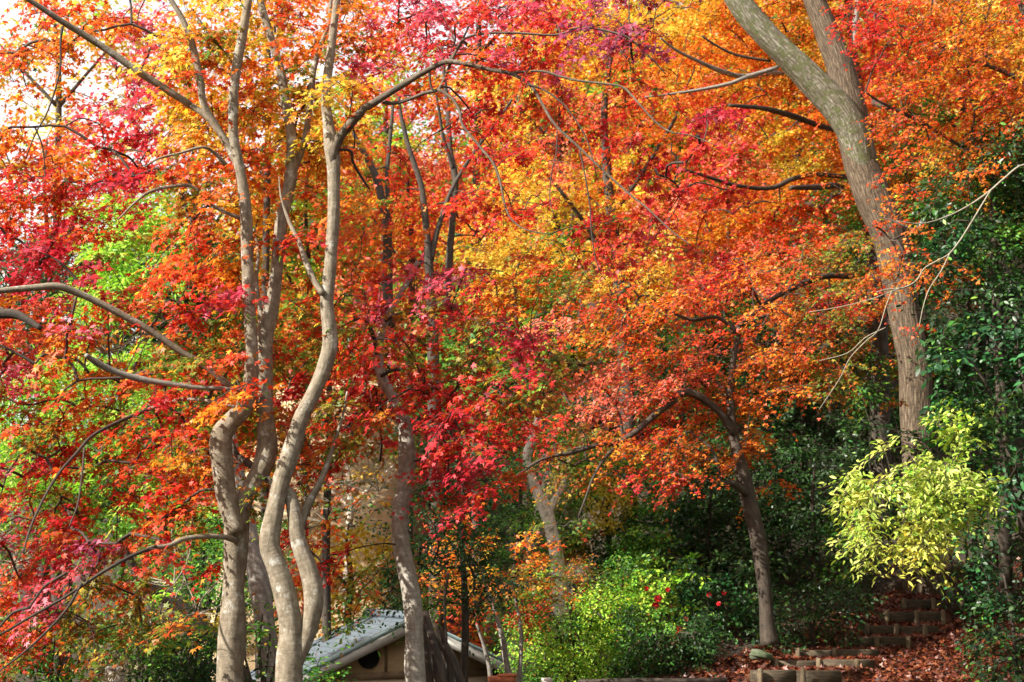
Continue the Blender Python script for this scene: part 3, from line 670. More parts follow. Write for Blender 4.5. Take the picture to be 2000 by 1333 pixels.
# right centre orange maple in tiers
m2 = plant(name='maple_tree', label='coral and orange maple spreading in flat tiers, its trunk left of the steps', cat='maple tree', group='maples on the slope',
  poly=[(1010, 540), (1200, 500), (1690, 440), (1690, 700), (1640, 760), (1560, 960), (1420, 1000), (1200, 990), (1000, 930), (1040, 700)], allow=set('OVRKAPCS'),
  d=(16.2, 18.8), od=1.75, leaf=.050, rad=.42, T=6, N=7, droop=.4, flat=1.0, tilt=.75, spread=.4, base=(1500, 1225, 17.0), bark='rust_bark', rmin=.004, twigs=True,
  stems=[('trunk', [(1503, 1260, 34), (1498, 1215, 28), (1491, 1130, 27), (1482, 1060, 33), (1464, 980, 32), (1446, 910, 28), (1433, 850, 20), (1427, 800, 17), (1430, 720, 13), (1445, 640, 9)], 17.0, 17.2, 'rust_bark'),
         ('limb', [(1458, 965, 14), (1432, 945, 15), (1408, 948, 13)], 17.0, 16.8, 'rust_bark'),
         ('limb', [(1434, 850, 14), (1400, 800, 15), (1345, 766, 16), (1315, 782, 16), (1285, 806, 14), (1240, 845, 12), (1205, 864, 11), (1165, 870, 9), (1120, 884, 8), (1060, 897, 6), (1010, 930, 5), (990, 950, 4)], 17.1, 16.2, 'dark_bark'),
         ('limb', [(1220, 858, 8), (1185, 890, 7), (1160, 930, 6), (1145, 970, 5), (1130, 1010, 4)], 16.5, 16.3, 'dark_bark'),
         ('limb', [(1440, 640, 10), (1500, 590, 10), (1560, 558, 12), (1610, 540, 12), (1665, 540, 12)], 17.2, 18.5, 'dark_bark'),
         ('limb', [(1440, 650, 9), (1400, 620, 8), (1350, 625, 7), (1290, 600, 5)], 17.2, 16.9, 'dark_bark'),
         ('limb', [(1145, 715, 9), (1090, 705, 7), (1060, 702, 6)], 17.4, 17.0, 'dark_bark')])
# middle maple with dark forking trunks
m1 = plant(name='maple_tree', label='maple with thin dark forked trunks and orange leaves behind the twin trunk', cat='maple tree', group='maples behind',
  poly=[(640, 140), (1060, 140), (1060, 520), (940, 560), (640, 620)], allow=set('OAVRSPY'), d=(16.8, 19.5), od=1.6, leaf=.055, rad=.40, T=5, N=6, base=(852, 1240, 17.0), clear_y=510, bark='dark_bark', rmin=.004,
  stems=[('trunk', [(856, 1250, 34), (852, 1000, 30), (848, 800, 26), (845, 640, 22), (839, 540, 19), (836, 490, 16), (830, 420, 14), (822, 360, 12), (802, 300, 11), (785, 235, 8), (778, 190, 6)], 17.0, 17.0, 'dark_bark'),
         ('limb', [(841, 510, 13), (852, 460, 11), (864, 420, 10), (882, 372, 9), (905, 330, 8), (935, 285, 7), (965, 245, 6), (1000, 195, 5)], 17.0, 17.3, 'dark_bark'),
         ('trunk', [(872, 620, 18), (878, 500, 15), (885, 420, 13), (889, 350, 14), (880, 300, 12), (875, 220, 10), (868, 150, 8), (862, 90, 6)], 17.2, 17.4, 'dark_bark'),
         ('limb', [(886, 330, 8), (876, 300, 8), (866, 270, 7), (858, 220, 6), (852, 185, 5)], 17.2, 17.0, 'dark_bark'),
         ('limb', [(760, 640, 22), (757, 540, 20), (756, 440, 18), (748, 400, 16), (736, 350, 14), (718, 312, 13), (695, 270, 9), (680, 235, 6)], 17.6, 17.6, 'dark_bark'),
         ('limb', [(758, 400, 10), (756, 340, 9), (762, 270, 8), (768, 200, 6)], 17.7, 17.9, 'dark_bark')])
# small maple above the hut's right side
m5 = plant(name='young_maple', label='young maple with rusty orange leaves and two thin stems right of the hut', cat='maple tree',
  poly=[(840, 985), (1110, 985), (1090, 1150), (1010, 1215), (890, 1205), (850, 1150)], allow=set('OAVKRS'), d=(15.5, 17.2), od=1.3, leaf=.055, rad=.32, T=5, N=5, base=(1000, 1330, 16.2), bark='grey_bark', rmin=.003, twigs=True,
  stems=[('stem', [(1002, 1345, 14), (990, 1300, 12), (982, 1250, 11), (968, 1200, 8), (945, 1130, 6), (930, 1060, 4)], 16.2, 16.2, 'grey_bark'),
         ('stem', [(1012, 1345, 11), (1016, 1300, 9), (1018, 1240, 8), (1012, 1195, 6), (1000, 1140, 5), (1010, 1060, 3)], 16.25, 16.4, 'grey_bark'),
         ('stem', [(960, 1345, 10), (955, 1300, 9), (945, 1260, 8), (930, 1215, 5)], 16.1, 16.0, 'grey_bark')])
# greens between
shr = [
 ('clipped_shrub', 'rounded bright green shrub in the centre at the foot of the slope', rect(990, 1110, 1250, 1400), 'GLYSV', (17.3, 19.0), 'L', .045, 'green_leaf', 1.9, (1120, 1345, 18.0)),
 ('clipped_shrub', 'dark rounded shrub with shaded underside left of the red-flowered camellia', rect(1180, 1180, 1400, 1400), 'DGB', (16.8, 18.0), 'D', .05, 'green_leaf', 1.7, (1285, 1345, 17.3)),
 ('camellia_shrub', 'camellia bush with red flowers left of the coral maple trunk', [(1240, 1090), (1500, 1090), (1510, 1300), (1380, 1310), (1250, 1200)], 'TDGL', (18.2, 20.0), 'T', .085, 'glossy_leaf', 1.6, (1370, 1290, 19.0)),
 ('broadleaf_shrub', 'light green bush spilling down the slope above the rounded shrubs', rect(1130, 1060, 1340, 1220), 'LGYS', (20.0, 21.6), 'L', .06, 'green_leaf', 1.6, (1230, 1215, 20.8)),
 ('evergreen_tree', 'ivy-clad evergreen with yellow tips right of the pale broken trunk', rect(1085, 880, 1310, 1100), 'GDTYLBES', (20.6, 22.6), 'G', .065, 'green_leaf', 1.6, (1190, 1215, 21.6)),
 ('evergreen_tree', 'tangled green evergreen around the pale broken trunk', rect(930, 830, 1130, 1220), 'GDSYLE', (20.0, 22.8), 'G', .065, 'green_leaf', 1.1, (1020, 1235, 21.8)),
 ('evergreen_tree', 'shadowy evergreen left of the coral maple trunk', rect(1290, 880, 1500, 1130), 'DTGBS', (20.8, 22.6), 'D', .075, 'glossy_leaf', 1.5, (1390, 1190, 21.7)),
 ('evergreen_tree', 'deep green evergreen behind the coral maple tiers', rect(1240, 600, 1760, 1060), 'DGSTB', (23.0, 25.0), 'D', .075, 'green_leaf', 1.5, (1570, 1100, 24.0)),
 ('evergreen_tree', 'black-green evergreen in the shade left of the yellow-green shrub', rect(1490, 860, 1690, 1260), 'DGTBSLO', (20.6, 22.4), 'D', .075, 'glossy_leaf', 1.1, (1590, 1180, 21.4)),
 ('evergreen_shrub', 'dark shrub in the shade under the big leaning trunk', rect(1650, 760, 1980, 1180), 'DGBTS', (19.2, 20.8), 'D', .075, 'glossy_leaf', .9, (1900, 1130, 20.0)),
 ('evergreen_tree', 'yellowish green tree behind the upper part of the leaning trunk', rect(1660, 180, 1850, 560), 'GSDLY', (24.0, 26.0), 'G', .07, 'green_leaf', 1.5, (1770, 1060, 25.0)),
 ('evergreen_tree', 'dark evergreen hanging over the hut roof left of the S-curved maple', [(650, 1010), (780, 820), (1000, 900), (1000, 1170), (800, 1195), (645, 1222)], 'DGS', (13.4, 15.0), 'D', .05, 'green_leaf', 1.0, (905, 1345, 14.6)),
 ('broadleaf_shrub', 'leafy green shrub low at the left edge', rect(-60, 1180, 230, 1400), 'GLSEVR', (12.6, 14.0), 'G', .06, 'green_leaf', 1.4, (90, 1400, 13.3)),
 ('broadleaf_shrub', 'green shrub behind the pale stone post at lower left', rect(200, 1120, 360, 1400), 'GLSYER', (13.6, 15.0), 'G', .06, 'green_leaf', 1.4, (270, 1400, 14.2)),
 ('evergreen_shrub', 'dense dark-leaved shrub at the foot of the forked grey trunk', [(300, 1200), (430, 1180), (440, 1400), (290, 1400)], 'DGLYS', (11.8, 13.4), 'D', .05, 'green_leaf', 2.8, (370, 1400, 12.6)),
 ('evergreen_shrub', 'dark shrub with reddish stems between the forked and twin trunks', rect(465, 1170, 560, 1400), 'DGS', (11.2, 12.2), 'D', .05, 'green_leaf', 1.2, (510, 1400, 11.8)),
 ('broadleaf_shrub', 'small bright leafy sprig in front of the hut wall', [(590, 1300), (640, 1300), (650, 1400), (585, 1400)], 'D G', (11.0, 11.6), 'G', .05, 'green_leaf', 1.8, (615, 1400, 11.3)),
 ('broadleaf_shrub', 'sunny lime-green thicket behind the forked trunk low on the left', rect(240, 1000, 560, 1200), 'GLYDES', (16.5, 18.5), 'G', .06, 'green_leaf', 1.3, (400, 1330, 17.5)),
 ('evergreen_shrub', 'low dark shrub between the coral maple trunk and the log steps', [(1480, 1120), (1720, 1120), (1690, 1170), (1620, 1220), (1560, 1265), (1480, 1285)], 'DGTB', (17.7, 18.7), 'D', .06, 'glossy_leaf', 1.4, (1580, 1265, 18.2)),
 ('conifer_tree', 'lime-green feathery conifer glowing behind the left branches', [(150, 360), (340, 360), (340, 480), (240, 620), (130, 640)], 'L', (21, 23), 'L', .16, 'green_leaf', 1.9, (240, 1300, 22.0)),
 ('conifer_tree', 'dark green conifer behind the long left limb', rect(160, 480, 450, 780), 'DG', (24, 26), 'D', .16, 'green_leaf', 1.7, (320, 1300, 25.0)),
 ('conifer_tree', 'dark conifer glimpsed above the left end of the long limb', rect(20, 470, 150, 720), 'DG', (24, 26), 'D', .16, 'green_leaf', 1.7, (80, 1300, 25.0)),
 ('conifer_tree', 'pale lime conifer low behind the left maple sprays', rect(-60, 660, 330, 1060), 'LDG', (20, 22), 'L', .14, 'green_leaf', 1.4, (130, 1330, 21.0)),
]
SH = {}
for nm, lb, poly, allow, d, dflt, lf, mt, od, base in shr:
    con = nm == 'conifer_tree'
    xs = [p[0] for p in poly]; ys_ = [p[1] for p in poly]
    bx, by, bd = base
    top = max(min(ys_), -60) + 30
    st = [('trunk' if 'tree' in nm else 'stem', [(bx, by + 15, 9 + 8 * ('tree' in nm)), (bx + 4, by * .7 + top * .3, 8 + 6 * ('tree' in nm)), (bx - 4, by * .35 + top * .65, 6 + 3 * ('tree' in nm)), (bx + 3, top, 3)], bd, bd, 'dark_bark')]
    if nm.endswith('shrub'):
        for k in (-1, 1, .4):
            st.append(('stem', [(bx + 5 * k, by + 12, 7), (bx + 22 * k, by * .6 + top * .4, 5), (bx + 45 * k, by * .2 + top * .8, 3)], bd, bd - .2 * k, 'rust_bark' if 'reddish' in lb else 'dark_bark'))
    SH[lb] = plant(name=nm, label=lb, cat='conifer' if con else ('shrub' if 'shrub' in nm else 'evergreen tree'), group='conifers at the back left' if con else ('shrubs at the foot of the slope' if 'shrub' in nm else 'evergreens on the slope'),
      poly=poly, allow=set(allow), d=d, od=od * 1.9, default=dflt, leaf=lf, mat=mt, shape='blade' if con else 'oval', rad=.5 if con else .3, T=6 if con else 5, N=8 if con else 5, fan=85, extra=.9,
      base=base, rmin=.0035, droop=.6 if con else .25, stems=st, clearstem=0)
# pale and grey trunks standing further back
pt = plant(name='broken_tree', label='pale broken trunk with ivy standing among the greenery in the centre', cat='tree', poly=[], allow=set(), d=(21, 22), base=(1099, 1225, 21.2), bark='pale_bark', clear=.7, stems=[
  ('trunk', [(1101, 1240, 36), (1097, 1190, 33), (1092, 1130, 31), (1086, 1080, 27), (1077, 1035, 26), (1067, 1000, 28), (1052, 965, 22), (1038, 930, 17), (1029, 897, 17), (1036, 865, 19), (1043, 840, 17), (1052, 815, 12)], 20.4, 20.4, 'pale_bark'),
  ('limb', [(1070, 1000, 20), (1088, 970, 14), (1103, 940, 13), (1110, 915, 12), (1114, 885, 9)], 20.4, 20.5, 'pale_bark')])
gt = plant(name='hollow_tree', label='grey trunk with a dark hollow behind the forked and twin trunks', cat='tree', poly=[], allow=set(), d=(13, 14), base=(522, 1400, 13.5), bark='grey_bark', stems=[
  ('trunk', [(530, 1420, 48), (524, 1330, 44), (518, 1230, 40), (510, 1160, 40), (500, 1100, 37), (490, 1050, 33), (478, 980, 27), (462, 900, 20), (450, 830, 12)], 13.5, 14.0, 'grey_bark')])
lt = plant(name='leaning_tree', label='brown leaning trunk low behind the left maple sprays', cat='tree', poly=[], allow=set(), d=(15, 16), base=(470, 1330, 15.8), bark='rust_bark', stems=[
  ('trunk', [(480, 1345, 40), (430, 1260, 32), (385, 1215, 30), (330, 1170, 26), (290, 1145, 22), (262, 1110, 18), (240, 1060, 12)], 15.8, 15.2, 'rust_bark')])
dead = plant(name='dead_branch', label='short thick brown dead branch poking in at the left edge', cat='dead branch', poly=[], allow=set(), d=(9, 9.3), base=(-120, 590, 9.4), bark='rust_bark', stems=[
  ('branch', [(-120, 590, 26), (-50, 600, 24), (0, 612, 21), (30, 614, 18), (55, 626, 14), (80, 642, 10)], 9.4, 9.3, 'rust_bark')])
# back slope maples behind the big trunk
m3a = plant(name='maple_tree', label='amber and orange maple on the slope in the upper centre', cat='maple tree', group='maples on the slope',
  poly=[(1000, -120), (1380, -120), (1400, 300), (1330, 560), (960, 600), (960, 300)], allow=set('OAYSKVR'), d=(21.5, 25), od=2.0, leaf=.064, rad=.6, T=6, N=7, top=2, flat=1.3, base=(1230, 1060, 23), clear=0, bark='dark_bark', rmin=.005, default='A', extra=.35,
  stems=[('trunk', [(1230, 1090, 34), (1225, 800, 30), (1210, 560, 26), (1190, 380, 20), (1180, 220, 14), (1200, 60, 9)], 23, 23.2, 'dark_bark'),
         ('limb', [(1195, 420, 12), (1260, 330, 10), (1320, 230, 7)], 23, 23, 'dark_bark'), ('limb', [(1208, 540, 12), (1130, 420, 9), (1060, 330, 6)], 23, 22.6, 'dark_bark')])
m3b = plant(name='maple_tree', label='orange maple on the slope left of the leaning trunk, with bare dark branches', cat='maple tree', group='maples on the slope',
  poly=[(1330, -120), (1720, -120), (1730, 480), (1660, 620), (1330, 600)], allow=set('OAYSKVRCPG'), d=(22, 25.5), od=2.0, leaf=.064, rad=.6, T=6, N=7, top=2, flat=1.3, base=(1710, 1100, 23.5), clear=.6, bark='dark_bark', rmin=.005, default='O', extra=.35,
  stems=[('trunk', [(1720, 1120, 44), (1718, 800, 40), (1712, 560, 36), (1700, 400, 30), (1688, 260, 24), (1670, 120, 16), (1650, -30, 10)], 23.5, 23.6, 'dark_bark'),
         ('limb', [(1698, 270, 10), (1640, 256, 11), (1600, 246, 12), (1545, 226, 13), (1490, 212, 11), (1425, 206, 8)], 23.4, 20.4, 'rust_bark'),
         ('limb', [(1700, 352, 12), (1640, 345, 11), (1590, 342, 10), (1548, 350, 10), (1505, 368, 10), (1440, 363, 9), (1380, 345, 7), (1330, 330, 5)], 23.4, 20.6, 'dark_bark'),
         ('limb', [(1700, 366, 14), (1640, 362, 14), (1595, 366, 14), (1545, 367, 10)], 23.4, 21.0, 'dark_bark'),
         ('limb', [(1680, 190, 14), (1600, 162, 10), (1540, 146, 10), (1500, 143, 12), (1455, 150, 12), (1410, 140, 11), (1360, 118, 8), (1320, 98, 6), (1290, 75, 4)], 23.5, 20.8, 'grey_bark'),
         ('limb', [(1520, 132, 9), (1460, 150, 9), (1420, 165, 8), (1340, 180, 6), (1260, 190, 4)], 21.2, 20.8, 'grey_bark'),
         ('limb', [(1505, 120, 6), (1440, 108, 6), (1400, 90, 5), (1370, 70, 4)], 21.3, 21, 'dark_bark'),
         ('limb', [(1708, 555, 12), (1640, 590, 10), (1580, 600, 9), (1510, 612, 7), (1440, 640, 5)], 23.4, 21.5, 'dark_bark')])
# far trees on the hill behind
far = [
 ('lime tree', (110, 130, 240, 230), 30, 'Y', 'pale yellow-green tree in front of the bright sky at the upper left', 'tree'),
 ('lime tree', (600, 520, 160, 260), 33, 'L', 'pale lime tree glowing between the forked and twin trunks', 'tree'),
 ('lime tree', (750, 250, 150, 190), 36, 'L', 'bright lime tree far behind the arching limb', 'tree'),
 ('maple_tree', (800, 470, 150, 220), 31, 'K', 'salmon-pink maple far behind the dark forked trunks', 'maple tree'),
 ('maple_tree', (1090, 230, 190, 190), 33, 'K', 'hazy pink maple far off under the hanging red sprays', 'maple tree'),
 ('maple_tree', (1120, 520, 200, 190), 27.5, 'Y', 'yellow and olive maple on the slope in the middle', 'maple tree'),
 ('maple_tree', (1420, 470, 240, 170), 29, 'K', 'coral maple far behind the flat orange tiers', 'maple tree'),
 ('maple_tree', (1560, 120, 260, 240), 31, 'A', 'golden maple high on the hill left of the fork', 'maple tree'),
 ('maple_tree', (1880, 180, 240, 260), 29, 'O', 'orange maple high on the hill at the upper right', 'maple tree'),
 ('maple_tree', (1250, 50, 260, 190), 34, 'A', 'amber maple on the hilltop at the upper centre', 'maple tree'),
 ('maple_tree', (930, 40, 240, 190), 31, 'V', 'scarlet and olive maple on the hilltop beyond the arching limb', 'maple tree'),
 ('maple_tree', (520, 120, 230, 260), 29, 'O', 'orange maple far behind the tops of the front trunks', 'maple tree'),
 ('maple_tree', (680, 1110, 130, 110), 29, 'Y', 'yellow and gold tree behind the hut roof', 'maple tree'),
 ('bare_tree', (680, 950, 150, 120), 31, 'E', 'nearly bare pale tree on the bank behind the hut', 'tree'),
 ('maple_tree', (640, 760, 190, 200), 26, 'S', 'rusty maple in the shade behind the twin trunk', 'maple tree'),
 ('evergreen_tree', (1010, 680, 170, 210), 26, 'G', 'olive green tree behind the crimson maple', 'evergreen tree'),
 ('evergreen_tree', (1240, 760, 200, 180), 27, 'D', 'dark green tree on the slope beneath the coral maple', 'evergreen tree'),
 ('evergreen_tree', (1660, 700, 200, 220), 28, 'D', 'dark hillside evergreen behind the leaning trunk', 'evergreen tree'),
 ('evergreen_tree', (1920, 560, 200, 300), 27, 'D', 'tall dark evergreen on the hill at the right edge', 'evergreen tree'),
 ('evergreen_tree', (300, 850, 240, 220), 27, 'G', 'green hillside tree seen through gaps in the left maple', 'evergreen tree'),
 ('maple_tree', (90, 480, 200, 260), 29, 'V', 'red maple far behind the left branches', 'maple tree'),
 ('maple_tree', (380, 420, 170, 240), 31, 'O', 'orange maple far behind the amber leaves', 'maple tree'),
]
for nm, (cx, cy, rx, ry), d, dflt, lb, cat in far:
    nm = nm.replace('lime tree', 'pale_tree').replace(' ', '_')
    gy = 1120 + (1.6 - float(ground_z((cx - 1000) / F * d, d))) * F / d
    st = [('trunk', [(cx + 6, gy + 10, 22), (cx - 4, cy * .5 + gy * .5, 17), (cx + 5, cy + ry * .2, 12), (cx - 3, cy - ry * .4, 7), (cx + 2, cy - ry * .8, 4)], d + .3, d + .3, 'dark_bark' if dflt != 'E' else 'pale_bark')]
    for k in (-1, 1):
        st.append(('limb', [(cx + 4, cy + ry * .35, 9), (cx + rx * .3 * k, cy, 6), (cx + rx * .6 * k, cy - ry * .35, 3)], d + .3, d + .2, 'dark_bark' if dflt != 'E' else 'pale_bark'))
    plant(name=nm, label=lb, cat=cat, group='trees on the hill behind', poly=ell(cx, cy, rx, ry), far=(cx, cy, rx, ry), allow=set('RCPMVOAKSYGLDTBE'), d=(d - 1.2, d + 1.6), od=2.2 if dflt != 'E' else .35,
      default=dflt, extra=.95 if dflt != 'E' else .5, shape='oval', leaf=.14, mat='maple_leaf' if dflt in MAPLE else 'green_leaf', rad=.75, T=5, N=6, top=2 if cy < 260 else 0,
      base=(cx + 6, gy + 10, d + .3), rmin=.007, stems=st, clearstem=0, flat=1.0)
# who owns what
owner = {}
for P in PLANTS:
    for i in range(-P['top'], 28):
        for j in range(-6, 47):
            x, y = (j + .5) * CW, (i + .5) * CH
            if not P['poly'] or not inside(P['poly'], x, y): continue
            L = letter(min(max(x, 0), 1999), max(y, 0))
            key = (i, j)
            if L == ' ' and ' ' not in P['allow']: continue
            if L == 'W':
                if i >= 0 or rng.random() < .6: continue
            if key not in owner and L in P['allow']:
                owner[key] = P; P['cells'][key] = (L if L != ' ' else P['default'], 1.0)
            elif key in owner and rng.random() < P['extra']:
                P['cells'][key] = (P['default'] if rng.random() < .6 or L not in P['allow'] else L, .8)
# orphans go to the nearest far tree
fars = [P for P in PLANTS if 'far' in P]
for i in range(0, 28):
    for j in range(-1, 41):
        x, y = (j + .5) * CW, (i + .5) * CH
        L = letter(min(max(x, 0), 1999), y)
        if (i, j) in owner or L in 'W ': continue
        cand = [P for P in fars if P['default'] not in 'E' or L == 'E']
        P = min(cand, key=lambda q: ((x - q['far'][0]) / q['far'][2]) ** 2 + ((y - q['far'][1]) / q['far'][3]) ** 2)
        P['cells'][(i, j)] = (L, 1.0)

# stems first, so that crowns know where wood stays visible
for P in PLANTS:
    P['wood'] = []
    for k, s in enumerate(P['stems']):
        pts, rad = stem([(q[0], q[1], q[2] * (.78 if s[0] == 'limb' and s[3] < 12 else 1)) for q in s[1]], s[2], s[3], sub=5, clear=(P.get('clear', .93) * (.6 if s[0] == 'limb' and P is not big else 1)) if P.get('clearstem', 1) else 0, ymax=P.get('clear_y', 9999))
        P['wood'].append((s[0], pts, rad, s[4], k))

FAM = {'red': set('CPMRV'), 'gold': set('AOYK'), 'olive': set('SGLDTBEUZ')}
FAMLAB = {'red': 'red and pink leaves', 'gold': 'golden orange leaves', 'olive': 'olive, half-turned leaves'}
NLEAF = 0
for P in PLANTS:
    bx, by, bd = P['base']
    root = thing(P['name'], P['label'], P['cat'], at(bx, by, bd), P.get('group'))
    P['root'] = root
    for nm, pts, rad, bark, k in P['wood']:
        mb = MB()
        big_ = rad.max() * F / bd
        mb.tube(pts, rad, 20 if big_ > 30 else (12 if big_ > 12 else 6), rough=.10 if big_ > 14 else .05, seed=k + int(abs(bx)))
        mb.build(nm, M[bark], root)
    if not P['cells']: continue
    # sprays
    px, py, dd, let = [], [], [], []
    lps = P['T'] * P['N'] * 2
    d0, d1 = P['d']
    for (i, j), (L, m) in P['cells'].items():
        dm = (d0 + d1) / 2
        area = (CW * dm / F) * (CH * dm / F)
        od = P['od'] * m * (.45 if L == 'B' else 1) * (.6 if i < 0 else 1) * (.8 if P is f1 and i < 7 and j < 7 else 1) * (.45 if P is ys and i < 19 else 1)
        k = od * area / (AREA[P['shape']] * P['leaf'] ** 2 * .62 * lps)
        k = int(k + rng.random())
        for _ in range(k):
            x = (j + .5 + rng.normal(0, .42)) * CW; y = (i + .5 + rng.normal(0, .42)) * CH
            d = rng.uniform(d0, d1)
            if P is f1: d = rng.uniform(10.5, 12.6) if x < 300 else rng.uniform(9.4, 11.0)
            if blocked(x, y, d): continue
            if ('far' not in P and P['name'] != 'conifer_tree' or 'far' in P and P['default'] in 'OVSAGD') and any(a - 22 < x < c + 22 and q - 22 < y < e + 22 for a, q, c, e in HOLES) and rng.random() < .85: continue
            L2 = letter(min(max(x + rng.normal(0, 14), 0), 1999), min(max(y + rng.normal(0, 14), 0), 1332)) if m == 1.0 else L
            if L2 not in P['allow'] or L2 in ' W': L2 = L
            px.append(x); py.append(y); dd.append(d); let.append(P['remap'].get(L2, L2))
    if not px: continue
    cen = at(np.array(px), np.array(py), np.array(dd))
    skel = np.concatenate([p[2:] if len(p) > 8 else p for _, p, _, _, _ in P['wood']])
    A, segs, srad, dirs = grow(skel, cen, P['rmin'], P['sag'])
    bm_ = MB()
    for a, b, c, e in segs:
        r0 = min(srad[b], .0125 if bd < 13 else .02)
        bm_.tube(catmull([A[a], A[b], A[c], A[e]], 2), np.linspace(r0, max(min(srad[e], r0 * .7), P['rmin'] * .7), 7), 5, caps=False)
    out_dir = unit(np.column_stack([cen[:, 0] - root.location[0], cen[:, 1] - root.location[1], np.zeros(len(cen))]))
    dirs = unit(dirs + .5 * out_dir + rng.normal(0, .3, dirs.shape) - UP * .1)
    fam = {}
    if P.get('split'):
        for k, L in enumerate(let):
            f = next(q for q, s in FAM.items() if L in s); fam.setdefault(f, []).append(k)
    else: fam['all'] = list(range(len(let)))
    rr = P['rad'] * rng.uniform(.75, 1.3, len(cen))
    for f, idx in fam.items():
        mb = MB(); idx = np.array(idx)
        if bm_ is None: bm_ = MB()
        NLEAF += spray_leaves(mb, bm_ if P['twigs'] else None, cen[idx], dirs[idx], rr[idx], [let[k] for k in idx], P['shape'], P['leaf'], P['T'], P['N'], P['fan'], P['droop'], P['flat'], tw_r=.0022 * bd / 10, tilt=P['tilt'], spread=P['spread'])
        k_ = mb.n
        mb.v += bm_.v; mb.c += bm_.c; mb.blocks += [(q_ + k_, u_) for q_, u_ in bm_.blocks]; mb.mis += [m_ + 1 for m_ in bm_.mis]; mb.n += bm_.n; bm_ = None
        o = mb.build('crown', [M[P['mat']], M['twig_bark']], root, smooth=False)
        if f in FAMLAB: o['label'] = FAMLAB[f]
# crowns that stand above or beside the picture and shade what is in it
def high_crown(root, wood, centre, radii, n, letters, keep, matname, leaf=.17, rad=.9):
    u = unit(rng.normal(0, 1, (n, 3))) * rng.uniform(.3, 1, (n, 1)) ** .4
    c = np.array(centre) + u * np.array(radii)
    x, y = proj(c); fw = c[:, 1]
    m = keep(c, x, y); c = c[m]
    A, segs, srad, dirs = grow(np.concatenate(wood), c, .008, .05)
    mb = MB()
    spray_leaves(mb, None, c, unit(dirs + rng.normal(0, .3, dirs.shape)), np.full(len(c), rad), [letters[k % len(letters)] for k in range(len(c))], 'oval', leaf, 5, 6, 80, .2, .9)
    mb.mi = 1
    for a, b_, c_, e in segs:
        r0 = min(srad[b_], .12)
        mb.tube(np.array([A[a], A[b_], A[c_], A[e]]), [r0, r0 * .9, r0 * .7, r0 * .4], 5, caps=False)
    mb.build('crown', [M[matname], M['twig_bark']], root, smooth=False)
above = lambda c, x, y: (y < -110) & (c[:, 1] > 5)
high_crown(big['root'], [w_[1][-25:] for w_ in big['wood'][:2]], (7.5, 23.0, 15.2), (6.5, 6.0, 3.4), 800, 'OSGA', above, 'maple_leaf')
beside = lambda c, x, y: (c[:, 1] < .5) | (x > 2130)
for tx, ty, th in ((11.5, 12.0, 9), (13.5, 18.0, 10), (8.5, 4.5, 9), (6.5, -4.0, 9)):  # unseen evergreens added on the right to cut sky light on the slope
    z0 = float(ground_z(tx, ty))
    rt = thing('evergreen_tree', 'unseen evergreen added beyond the right edge to keep sky light off the slope', 'evergreen tree', (tx, ty, z0 - .1), 'shade evergreens added beyond the right edge')
    tr = MB(); wp = catmull([(tx, ty, z0 - .2), (tx + .1, ty, z0 + th * .35), (tx - .1, ty + .1, z0 + th * .7), (tx, ty, z0 + th)], 5)
    tr.tube(wp, np.linspace(.22, .05, len(wp)), 12, .06, int(tx * 10)); tr.build('trunk', M['dark_bark'], rt)
    high_crown(rt, [wp[5:]], (tx, ty, z0 + th * .62), (2.6, 2.6, th * .52), 420, 'DGDT', beside, 'green_leaf', .16, .8)
# unseen tree added left of the view to shade the understory below the coral maple
z0 = float(ground_z(-9.8, 13.6))
rt = thing('evergreen_tree', 'unseen evergreen added beyond the left edge to shade the understory', 'evergreen tree', (-9.8, 13.6, z0 - .1))
tr = MB(); wp = catmull([(-9.8, 13.6, z0 - .2), (-9.7, 13.7, 3.5), (-9.9, 14.0, 7.5), (-9.8, 14.2, 12.0)], 6)
tr.tube(wp, np.linspace(.30, .07, len(wp)), 14, .06, 77); tr.build('trunk', M['dark_bark'], rt)
high_crown(rt, [wp[9:]], (-10.7, 14.3, 11.1), (2.9, 1.9, 1.9), 500, 'DGDT', lambda c, x, y: x < -120, 'green_leaf', .17, .8)
print('leaves', NLEAF)

# ------------------------------------------------------------------ ground and path
def sheet(name, x0, x1, y0, y1, nx, ny, dz, material, jit=0):
    X, Y = np.meshgrid(np.linspace(x0, x1, nx), np.linspace(y0, y1, ny))
    Z = ground_z(X, Y) + dz + (rng.normal(0, jit, X.shape) if jit else 0)
    V = np.stack([X, Y, Z], -1).reshape(-1, 3)
    i = np.arange(ny - 1)[:, None]; j = np.arange(nx - 1)[None]
    q = np.stack([i * nx + j, i * nx + j + 1, (i + 1) * nx + j + 1, (i + 1) * nx + j], -1).reshape(-1, 4)
    mb = MB(); mb.add(V, [q]); o = mb.build(name, material)
    o['kind'] = 'structure'
    return o
M['soil'] = noise_mat('soil', (.018, .014, .008), (.05, .036, .02), 3.5, 9, .95, .5)
M['litter'] = noise_mat('litter', (.05, .022, .012), (.20, .075, .035), 16, 8, .9, .7)
sheet('ground', -70, 70, -12, 95, 281, 215, 0, M['soil'])
